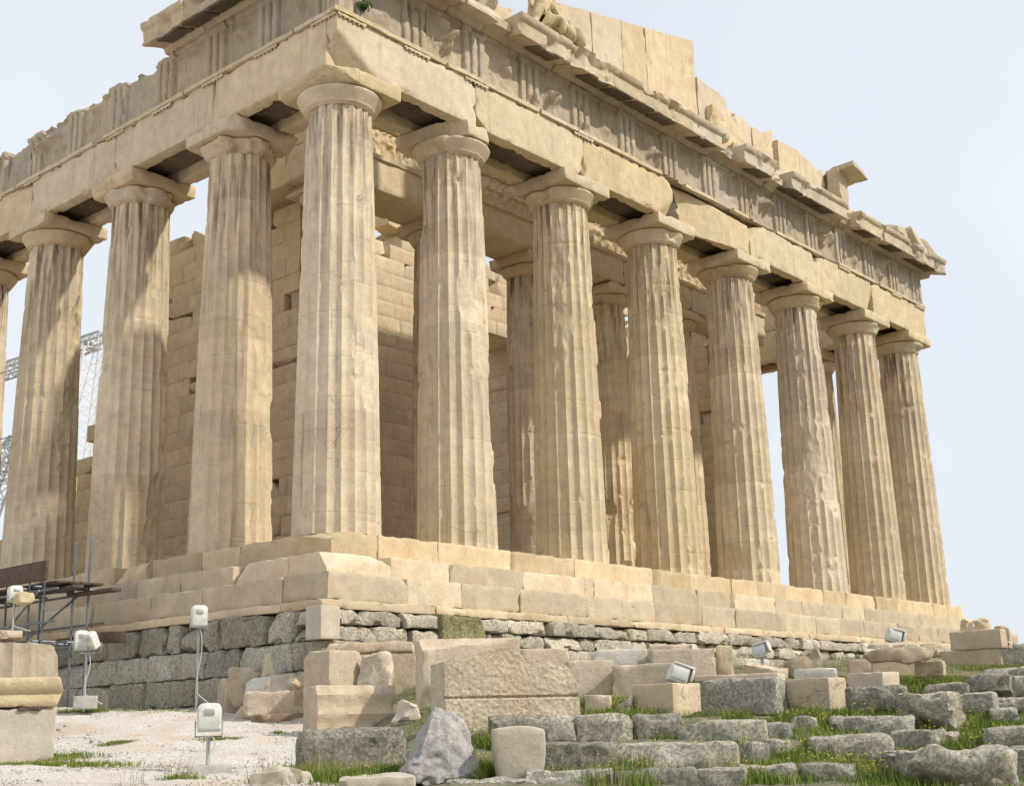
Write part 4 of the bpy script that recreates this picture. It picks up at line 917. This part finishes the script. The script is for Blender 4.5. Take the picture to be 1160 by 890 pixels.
def lamp_head(root, z, W, H, D, yaw=0.0, tilt=0.0, x=0.0, y=0.0):
    g = G(); arch_prism(g, W, D, H); hd = kid(g, 'lamp_head', 'whitepaint', root, 40, (x, y, z), (tilt, 0, yaw))
    g = G(); boxg(g, W*.42, .02, H*.20, (0, -D/2-.006, H*.60), res=.05, r=.004, cuts=0, rough=0); kid(g, 'vent_panel', 'greymetal', hd)
    g = G(); boxg(g, W*.94, .03, H*.12, (0, -D/2-.004, H*.02), res=.05, r=.006, cuts=0, rough=0); kid(g, 'lens_rim', 'greymetal', hd)
    g = G(); boxg(g, W*.7, .012, H*.55, (0, D/2+.004, H*.18), res=.05, r=.003, cuts=0, rough=0); kid(g, 'glass', 'lampglass', hd)
    return hd
def bracket(root, z, W, h, x=0.0, y=0.0, yaw=0.0):
    g = G(); tube(g, [(-W/2-.015, 0, h), (-W/2-.015, 0, 0), (W/2+.015, 0, 0), (W/2+.015, 0, h)], .012, 6); kid(g, 'bracket', 'greymetal', root, 40, (x, y, z), (0, 0, yaw))
def floodlight(label, u, vh, vfoot, pw, ph, d, yaw, twin=False, base=None):
    P, R_, F_ = frame_at(u, vfoot, d); k = d/FPX; W, H = pw*k, ph*k; zt = (vfoot-vh)*k
    root = empty('floodlight', (P[0], P[1], P[2])); root.rotation_euler = (0, 0, math.atan2(R_[1], R_[0])); tag(root, label, 'floodlight', 'floodlights aimed at the temple')
    hz_ = zt-H/2
    g = G(); tube(g, [(0, 0, -.1), (0, 0, hz_-.05)], .022, 8); kid(g, 'pole', 'greymetal', root)
    if twin:
        lamp_head(root, hz_, W, H, W*.8, yaw, 0, -W*.45); bracket(root, hz_-.05, W, H*.5, -W*.45)
        lamp_head(root, hz_+H*.12, W*.85, H*.85, W*.7, yaw-.9, .55, W*.55, -.05); bracket(root, hz_-.03, W*.85, H*.5, W*.55)
        g = G(); tube(g, [(-W*.5, 0, hz_-.05), (W*.6, 0, hz_-.05)], .018, 6); kid(g, 'crossbar', 'greymetal', root)
    else:
        lamp_head(root, hz_, W, H, W*.75, yaw); bracket(root, hz_-.05, W, H*.55, yaw=yaw)
    if base:
        bw, bh = base[0]*k, base[1]*k; g = G(); boxg(g, bw, bw*.7, bh+.06, (0, 0, -.06), res=.05, r=.012, seed=int(u), cuts=1, cutd=.05, chip=.03); kid(g, 'foot_block', 'concrete', root, loc=(0.02, .05, 0))
    t = np.linspace(0, 1, 26); zc = (hz_-.05)*(1-t)+.012; g = G()
    pts = np.stack([.035+.035*np.sin(t*7)+np.clip(t-.82, 0, 1)*1.5, -.05-.05*t, np.maximum(zc, .02)], 1); tube(g, pts, .009, 5); kid(g, 'cable', 'rope', root)
    return root
floodlight('white floodlight on a tall thin pole against the dark footing wall', 222, 699, 803, 18, 25, 24.0, .15)
floodlight('twin headed white floodlight on a pole beside the fluted drum', 95, 726, 799, 15, 22, 23.6, .1, True, (27, 11))
floodlight('white floodlight on a short post in the gravel, nearest of the floodlights', 235, 814, 876, 27, 32, 14.3, .05, False, (50, 10))
lp4 = floodlight('small white floodlight among the scaffold tubes at the left edge', 14, 672, 716, 15, 17, 25.2, .3)
def hood(label, u, v, d, px, yaw, tilt):
    """low floodlight lying on a stone, white housing with an open slanting visor"""
    P, R_, F_ = frame_at(u, v, d); k = d/FPX*px; root = empty('floodlight', (P[0]+F_[0]*.25, P[1]+F_[1]*.25, P[2])); root.rotation_euler = (0, 0, math.atan2(R_[1], R_[0])+yaw)
    tag(root, label, 'floodlight', 'white hooded floodlights lying among the stones')
    g = G(); boxg(g, .62*k, .5*k, .55*k, (0, 0, 0), res=.04, r=.02, cuts=1, cutd=.15*k, rough=0, seed=int(u)); hd = kid(g, 'lamp_head', 'whitepaint', root, loc=(-.08*k, 0, .1*k), rot=(0, tilt, 0))
    g = G(); boxg(g, .70*k, .56*k, .035, (.10*k, 0, .55*k), res=.06, r=.01, cuts=1, cutd=.06, rough=.004, seed=int(u)+1); boxg(g, .035, .56*k, .42*k, (.42*k, 0, .16*k), res=.06, r=.01, cuts=1, cutd=.05, rough=.003, seed=5)
    kid(g, 'visor', 'whitepaint', hd)
    g = G(); boxg(g, .5*k, .02, .34*k, (0, -.26*k, .12*k), res=.06, r=.005, cuts=0, rough=0); kid(g, 'glass', 'lampglass', hd)
    g = G(); tube(g, [(-.1*k, 0, -.08), (-.1*k, 0, .16*k)], .03, 8); kid(g, 'stand', 'greymetal', root)
hood('white hooded floodlight behind the two faced cream block, leftmost of the hoods', 768, 776, 17.6, 36, .25, .35)
hood('white hooded floodlight on the rough topped block in the middle', 866, 746, 21.3, 26, -.2, -.25)
hood('white hooded floodlight half seen behind the split marble slab', 1013, 729, 22.2, 26, .3, .3)

# ------------------------------------------------------------------ scaffold on the left flank
sc_ = empty('scaffold', (-3.8, 8.5, -3.25)); tag(sc_, 'blue grey tube scaffold with dark boards against the left flank of the temple', 'scaffold')
def pole(pts, r=.026, name='tube', mat='scaf'):
    g = G(); tube(g, [np.array(p)-np.array([-3.8, 8.5, -2.88]) if p[2] > -3 else np.array(p)-np.array([-3.8, 8.5, -3.25]) for p in pts], r, 8); return kid(g, name, mat, sc_)
for y, zt in ((4.15, .55), (4.75, .55), (6.1, -.1), (7.6, -.1), (9.6, -.1), (11.6, -.1), (13.6, -.1)):
    pole([(-3.25, y, -3.35), (-3.25, y, zt)], name='upright'); pole([(-4.25, y, -3.4), (-4.25, y, -.15)], name='upright')
    pole([(-3.05, y+.06, -.52), (-4.45, y+.06, -.52)], name='transom'); pole([(-3.05, y+.06, -1.62), (-4.45, y+.06, -1.62)], name='transom')
for x in (-3.20, -4.30):
    for z in (-.60, -1.25, -1.70): pole([(x, 3.55, z), (x, 14.2, z)], name='ledger')
for a, b, z0, z1 in ((4.2, 7.6, -2.6, -.6), (7.6, 4.2, -2.6, -.6), (7.6, 11.6, -2.6, -.6), (11.6, 7.6, -2.6, -.6)): pole([(-4.34, a, z0), (-4.34, b, z1)], .022, 'brace')
pole([(-3.3, 4.4, -.6), (-4.3, 5.0, -1.7)], .022, 'brace')
def board(c, L, W, H, rz, sd_, mat='brown', name='board'):
    g = G(); boxg(g, L, W, H, (0, 0, 0), res=.25, r=.008, cuts=0, rough=.004, seed=sd_); return kid(g, name, mat, sc_, loc=tuple(np.array(c)-np.array([-3.8, 8.5, -2.88])), rot=(0, 0, rz))
board((-4.42, 8.9, -.42), 10.2, .07, .40, math.pi/2, 2, name='toe_board')
for i in range(4): board((-3.3-.27*i, 8.6, -.47), 9.8, .25, .05, math.pi/2, 5+i)
board((-3.4, 3.7, -.66), 1.5, .24, .07, math.pi/2+.1, 12); board((-3.9, 3.9, -.60), 1.2, .24, .07, math.pi/2-.15, 13)
board((-3.0, 3.55, -1.65), .5, .2, .22, math.pi/2+.5, 14)
g = G(); V, Q = block(.36, .3, .26, res=.05, r=.08, seed=3, lump=.06, cuts=2); g.add(V, Q); P = at(27, 684, 25.2)
o = g.build('stone', M['yel'], None, (P[0], P[1], P[2])); tag(o, 'tan lump of stone beside the small floodlight on the scaffold', 'stone')

# ------------------------------------------------------------------ lattice crane far behind the left flank
def truss(g, a, b, w0, w1, n, rc, rl):
    a, b = np.array(a, float), np.array(b, float); t = (b-a)/np.linalg.norm(b-a); s1 = np.cross(t, [0, 0, 1.0]); s1 /= np.linalg.norm(s1); s2 = np.cross(t, s1)
    cor = [(1, 1), (1, -1), (-1, -1), (-1, 1)]; pt = lambda f, c: a+(b-a)*f+(s1*c[0]+s2*c[1])*(w0+(w1-w0)*f)/2
    for c in cor: tube(g, [pt(0, c), pt(1, c)], rc, 6)
    for i in range(n):
        for q in range(4):
            c0, c1 = cor[q], cor[(q+1) % 4]; tube(g, [pt(i/n, c0), pt((i+1)/n, c1)], rl, 4, False); tube(g, [pt((i+1)/n, c0), pt((i+1)/n, c1)], rl, 4, False)
Pm = at(66, 660, 78); Pb = at(104, 393, 78); cr = empty('lattice_crane', tuple(Pm)); tag(cr, 'white lattice crane seen between the columns behind the left flank', 'crane')
g = G(); truss(g, (0, 0, 0), Pb-Pm, 1.5, 1.2, 16, .075, .03); kid(g, 'mast', 'crane', cr)
Pj0 = at(-90, 452, 78); Pj1 = at(116, 384, 78)
g = G(); truss(g, Pj0-Pm, Pj1-Pm, .8, .8, 22, .07, .035); kid(g, 'jib', 'cranegrey', cr)
g = G(); tube(g, [at(112, 380, 78)-Pm, at(60, 560, 78)-Pm], .05, 5); tube(g, [at(112, 380, 78)-Pm, at(-90, 445, 78)-Pm], .04, 5); kid(g, 'stay', 'crane', cr)
g = G(); boxg(g, .9, .6, .45, (0, 0, 0), res=.3, r=.05, cuts=1, rough=0); kid(g, 'head_block', 'cranegrey', cr, loc=tuple(Pb-Pm-np.array([0, 0, .2])))
Pl = at(-20, 600, 70); g = G(); lat2 = [at(u, v, 70)-Pl for u, v in ((-20, 600), (0, 545), (9, 515), (22, 500))]
c2 = empty('lattice_mast', tuple(Pl)); tag(c2, 'curved grey lattice arm at the left edge behind the outermost column', 'crane')
g = G()
for i in range(3): truss(g, lat2[i], lat2[i+1], .8, .8, 3, .08, .04)
kid(g, 'arm', 'cranegrey', c2)
for k, (va, vb, lb) in enumerate(((399, 396, 'upper dark wire strung between the two outermost flank columns'), (479, 477, 'lower dark wire strung between the two outermost flank columns'))):
    A = np.array([0, 12.27+.8, at(21, va, 30)[2]]); zA = CAM[2]+(A-CAM)@FW/ (ray(21, va)@FW)*ray(21, va)[2]
    A[2] = zA; B = A+np.array([0, 2.75, 0.02]); t = np.linspace(0, 1, 15)
    g = G(); tube(g, (A+(B-A)*t[:, None]-np.array([0, 0, .12])*(4*t*(1-t))[:, None]), .014, 5); tube(g, [A+(B-A)*.22-[0, 0, .07], A+(B-A)*.30-[0, 0, .08]], .06, 6)
    o = g.build('wire', M['black'], None); tag(o, lb, 'wire')

# ------------------------------------------------------------------ the figures left in the pediment
def skinned(name, joints, edges, sub=2):
    me = bpy.data.meshes.new(name); me.from_pydata([j[:3] for j in joints], edges, []); o = bpy.data.objects.new(name, me); COL.objects.link(o)
    md = o.modifiers.new('skin', 'SKIN'); md.use_smooth_shade = True
    for i, j in enumerate(joints): me.skin_vertices[0].data[i].radius = (j[3], j[3]); 
    me.skin_vertices[0].data[0].use_root = True
    o.modifiers.new('sub', 'SUBSURF').levels = sub
    dg = bpy.context.evaluated_depsgraph_get(); ev = o.evaluated_get(dg); m2 = ev.to_mesh()
    V = np.zeros(len(m2.vertices)*3); m2.vertices.foreach_get('co', V); V = V.reshape(-1, 3)
    Q = []; T = []
    for p in m2.polygons:
        vv = list(p.vertices)
        if len(vv) == 4: Q.append(vv)
        elif len(vv) == 3: T.append(vv)
        else: T += [[vv[0], vv[i], vv[i+1]] for i in range(1, len(vv)-1)]
    ev.to_mesh_clear(); bpy.data.objects.remove(o); return V, Q, T
J = [(0, 0, .50, .27), (.02, .02, .80, .24), (.04, .03, 1.08, .26), (.05, .02, 1.26, .10), (.06, -.02, 1.42, .11),       # seated man, kneeling leg to the left
     (-.22, .02, 1.14, .12), (-.38, -.06, .86, .09), (-.44, -.10, .60, .07), (.30, .02, 1.14, .12), (.48, .0, .92, .09),
     (-.18, -.22, .42, .17), (-.42, -.40, .52, .12), (-.52, -.30, .16, .09), (-.60, -.36, .03, .07), (.22, -.26, .40, .17), (.32, -.46, .46, .12), (.30, -.40, .1, .10),
     (-.02, .10, .2, .28)]
E = [(0, 1), (1, 2), (2, 3), (3, 4), (2, 5), (5, 6), (6, 7), (2, 8), (8, 9), (0, 10), (10, 11), (11, 12), (12, 13), (0, 14), (14, 15), (15, 16), (0, 17)]
def carvestat(V, sd_, drape):
    n = fbm(V*np.array([1, 1, .35])+sd_, 7, 3, sd_)*drape+fbm(V+sd_, 5, 4, sd_+2)*.02
    c = V-np.array([0, 0, .7]); c /= np.linalg.norm(c, axis=1)[:, None]+1e-6; V = V+c*n[:, None]; return V
g = G(); V, Q, T = skinned('f', J, E); V = carvestat(V, 3, .03); V[:, 2] = np.maximum(V[:, 2], 0); g.add(V, Q, T)
J2 = [(0, 0, .42, .30), (.0, .02, .74, .24), (-.06, .0, 1.02, .24), (-.1, -.02, 1.18, .10), (-.14, -.05, 1.30, .09), (-.34, -.05, 1.08, .11), (-.5, -.08, 1.0, .08), (.2, -.02, 1.04, .11), (.36, -.06, .76, .09),
      (.14, -.24, .36, .20), (.26, -.44, .30, .17), (.34, -.46, .05, .15), (-.16, -.24, .36, .20), (-.12, -.46, .34, .17), (-.02, -.50, .05, .16), (.1, .05, .1, .3)]
E2 = [(0, 1), (1, 2), (2, 3), (3, 4), (2, 5), (5, 6), (2, 7), (7, 8), (0, 9), (9, 10), (10, 11), (0, 12), (12, 13), (13, 14), (0, 15)]
V, Q, T = skinned('f', J2, E2); V = carvestat(V, 8, .07); V[:, 2] = np.maximum(V[:, 2], 0); V = V+np.array([.78, .06, 0]); g.add(V, Q, T)
boxg(g, 1.9, .75, .06, (.35, -.02, -.05), seed=4, res=.08, cuts=1)
g2 = G(); Vall = np.concatenate(g.v)*1.12
o_ = g; o_.v = [Vall]
o = o_.build('statue_group', M['yel'], None, (6.05, -1.08, CZ+.615), smooth=60); tag(o, 'weathered pair of carved figures seated side by side on the cornice ledge', 'statue')

# ------------------------------------------------------------------ plants
def leafmat(name, ca, cb, sub=.0):
    s = NT(name); v = s.objvec(); c = s.mix(s.ramp(s.noise(v, 3.0, 4), .35, .65), ca, cb); s.l(c, s.b.inputs['Base Color']); s.b.inputs['Roughness'].default_value = .6
    s.b.inputs['Specular IOR Level'].default_value = .2; return s.m
M['grass'] = leafmat('grass_green', (.11, .17, .025, 1), (.22, .27, .045, 1)); M['flower'] = leafmat('yellow_petal', (.75, .58, .03, 1), (.80, .68, .08, 1)); M['leaf'] = leafmat('dark_leaf', (.035, .075, .015, 1), (.07, .12, .025, 1))
M['dry'] = leafmat('dry_stem', (.32, .27, .13, 1), (.22, .22, .09, 1))
rs_ = np.random.RandomState(12)
def blades(g, base, hgt, wid, lean=.45):
    n = len(base); a = rs_.uniform(0, 6.283, n); b = rs_.uniform(0, 6.283, n); ln = rs_.uniform(.1, lean, n)*hgt
    s = np.stack([np.cos(a), np.sin(a), a*0], 1)*wid[:, None]*.5; dv = np.stack([np.cos(b), np.sin(b), b*0], 1)*ln[:, None]; z = np.array([0, 0, 1.0])
    mid = base+dv*.35+z*(hgt*.6)[:, None]; tip = base+dv+z*(hgt*.96)[:, None]
    V = np.stack([base-s, base+s, mid-s*.7, mid+s*.7, tip], 1).reshape(-1, 3); k = np.arange(n)*5
    g.add(V, np.stack([k, k+1, k+3, k+2], 1), np.stack([k+2, k+3, k+4], 1))
def patch(u, v, ru, rv, n, d=None):
    """points of the ground around where the sight line (u,v) meets it; radii in metres across and along"""
    p = onground(u, v); r = ray(u, v); f = np.array([r[0], r[1]]); f /= np.linalg.norm(f); s = np.array([f[1], -f[0]])
    q = rs_.normal(0, .55, (n, 2)); xy = p[:2]+q[:, :1]*ru*s+q[:, 1:]*rv*f
    xy = xy[fbm(np.concatenate([xy, xy[:, :1]*0], 1), 1.6, 3, 44)+rs_.uniform(-.3, .3, len(xy)) > -.15]
    return np.concatenate([xy, hground(xy[:, 0], xy[:, 1])[:, None]-.02], 1)
PT_ = [(735, 806, 1.1, .25, 1500, .16), (800, 813, 1.5, .3, 2600, .15), (860, 815, .7, .4, 1400, .15), (700, 800, .5, .3, 600, .12), (915, 820, .8, .6, 2400, .16), (905, 850, .6, .8, 2600, .17), (930, 806, .5, .3, 900, .14),
       (960, 825, 1.0, .7, 3000, .16), (1010, 815, 1.0, .5, 2200, .15), (985, 790, 1.2, .5, 1600, .13), (1050, 772, 1.6, .8, 3000, .13), (1010, 762, .8, .6, 1000, .12), (1110, 775, 1.2, .8, 1800, .13), (1150, 758, 1.2, .8, 1200, .12),
       (1080, 815, .9, .6, 2200, .16), (1115, 838, .7, .6, 2600, .18), (1130, 865, .6, .6, 2600, .18), (1040, 868, .6, .35, 1500, .15), (985, 872, .6, .35, 1700, .16), (940, 878, .6, .5, 2400, .17), (890, 868, .4, .5, 1500, .18),
       (870, 884, .5, .35, 1500, .16), (845, 878, .2, .3, 600, .17), (712, 868, .22, .3, 800, .20), (700, 888, .3, .3, 1000, .2), (748, 838, .22, .15, 450, .12), (800, 868, .1, .1, 150, .12), (640, 868, .5, .1, 300, .07),
       (551, 852, .14, .5, 900, .18), (548, 875, .16, .3, 700, .16), (500, 886, .6, .2, 1500, .17), (430, 880, .7, .2, 1300, .16), (370, 876, .4, .3, 900, .15), (395, 884, .3, .25, 700, .16), (625, 884, .3, .2, 400, .1), (660, 800, .5, .2, 400, .1),
       (40, 868, .8, .3, 1800, .09), (70, 860, .4, .25, 900, .08), (135, 843, .25, .12, 420, .05), (170, 850, .2, .08, 260, .05), (165, 790, .4, .1, 160, .05), (100, 806, .7, .15, 420, .09), (150, 810, .4, .12, 300, .09), (190, 806, .6, .12, 260, .06),
       (255, 838, .35, .12, 420, .06), (270, 845, .2, .1, 200, .05), (150, 836, .3, .08, 240, .05), (320, 830, .3, .12, 220, .06), (205, 885, .2, .1, 120, .12), (1020, 886, .5, .2, 900, .13), (690, 755, 1.0, .3, 500, .12), (850, 775, 1.2, .3, 500, .12), (770, 790, 1.0, .4, 500, .1)]
g = G(); gd = G(); tips = []
for (u, v, ru, rv, n, h) in PT_:
    p = patch(u, v, ru, rv, int(n*3.4)); m = len(p)
    if not m: continue
    blades(g, p, h*.8*rs_.uniform(.35, 1.25, m), rs_.uniform(.006, .013, m)*1.2)
    k = p[rs_.rand(m) < .03]
    if len(k): blades(gd, k, h*rs_.uniform(.9, 1.9, len(k)), np.full(len(k), .006), .3)
    if u > 480: tips.append((p[rs_.rand(m) < .012], h))
# a thin scatter all over the slope
xy = np.stack([rs_.uniform(-8, 22, 130000), rs_.uniform(-20, -3, 130000)], 1); rel = xy-CAM[:2]; lat = rel@RT[:2]/np.linalg.norm(RT[:2]); dep = rel@FW[:2]/np.linalg.norm(FW[:2])
ok = (dep > 9) & (lat/dep > -.12+.05*rs_.rand(len(xy))) & (lat/dep < .5) & (fbm(np.concatenate([xy, xy[:, :1]*0], 1), .8, 3, 91) > .0)
xy = xy[ok]; p = np.concatenate([xy, hground(xy[:, 0], xy[:, 1])[:, None]-.02], 1); blades(g, p, rs_.uniform(.04, .13, len(p)), rs_.uniform(.006, .012, len(p)))
o = g.build('grass', M['grass'], smooth=None); tag(o, 'green spring grass growing between the stones', 'grass', kind='stuff')
# taller weeds by the dark block and the post
for (u, v, n, h) in ((362, 880, 40, .34), (378, 884, 30, .3), (352, 870, 20, .3), (303, 886, 16, .3), (205, 884, 10, .3), (150, 888, 14, .22), (700, 892, 50, .33), (716, 872, 40, .33), (910, 880, 40, .3)):
    p = patch(u, v, .18, .1, n*2)
    if len(p): blades(gd, p, h*rs_.uniform(.5, 1.2, len(p)), np.full(len(p), .007), .35)
o = gd.build('dry_grass', M['dry'], smooth=None); tag(o, 'dry yellowish stalks standing among the grass', 'grass', kind='stuff')
g = G(); b = np.array([(1, 0, 0), (-1, 0, 0), (0, 1, 0), (0, -1, 0), (0, 0, 1), (0, 0, -1)], float); tri = [[0, 2, 4], [2, 1, 4], [1, 3, 4], [3, 0, 4], [2, 0, 5], [1, 2, 5], [3, 1, 5], [0, 3, 5]]
for (pp, h) in tips:
    for q in pp[:70]: g.add(q+np.array([0, 0, h*rs_.uniform(.8, 1.35)])+b*np.array([1, 1, .5])*rs_.uniform(.007, .015), None, tri)
for (u, v, ru, rv, n) in ((490, 878, .5, .15, 60), (760, 862, .25, .1, 40), (1165, 880, .3, .3, 30)):
    for q in patch(u, v, ru, rv, n): g.add(q+np.array([0, 0, rs_.uniform(.08, .24)])+b*np.array([1, 1, .5])*rs_.uniform(.010, .018), None, tri)
o = g.build('wild_flowers', M['flower'], smooth=None); tag(o, 'small yellow wild flowers dotted over the grass', 'flowers', kind='stuff')
# tuft on the architrave corner
g = G(); n = 260; c = rs_.normal(0, 1, (n, 3)); c /= np.linalg.norm(c, axis=1)[:, None]; c[:, 2] = np.abs(c[:, 2]); c *= rs_.uniform(.03, .20, (n, 1)); blades(g, c+np.array([0, 0, .02]), rs_.uniform(.05, .11, n), rs_.uniform(.02, .045, n), .9)
for k in range(9): tube(g, [(0, 0, -.06), c[k]], .006, 4, False)
PP = at(412, 9, 20); tt = (-.97-CAM[1])/ray(412, 12)[1]; PP = CAM+tt*ray(412, 12)
o = g.build('caper_bush', M['leaf'], None, tuple(PP), smooth=None); tag(o, 'small green tuft growing on the fillet at the temple corner', 'plant')
# ------------------------------------------------------------------ stones on the gravel walk
g = G(); N = 7000; us = rs_.uniform(-30, 400, N); dd_ = rs_.uniform(11.5, 25, N)
for u, d in zip(us, dd_):
    r = ray(u, 830); p = CAM+r*d; s = rs_.uniform(.006, .018) if rs_.rand() < .97 else rs_.uniform(.02, .045); R3 = rs_.uniform(.55, 1.3, 3)*s
    g.add(rotz(b*R3*np.array([1, 1, .7])+rs_.normal(0, .16*s, (6, 3)), rs_.uniform(0, 6)) + np.array([p[0], p[1], 0]), None, tri)
V = np.concatenate(g.v).reshape(N, 6, 3); hc = hground(V[:, 0, 0], V[:, 0, 1]); V[:, :, 2] += hc[:, None]+.004; g.v = [V.reshape(-1, 3)]
pm = stone('gravel_stone', (.62, .58, .52, 1), (.42, .38, .33, 1), streak=0, greyamt=.4, ochreamt=.2, bump=.3, tint=0)
o = g.build('gravel', pm, smooth=None); tag(o, 'white gravel scattered over the walk at left', 'gravel', kind='stuff')
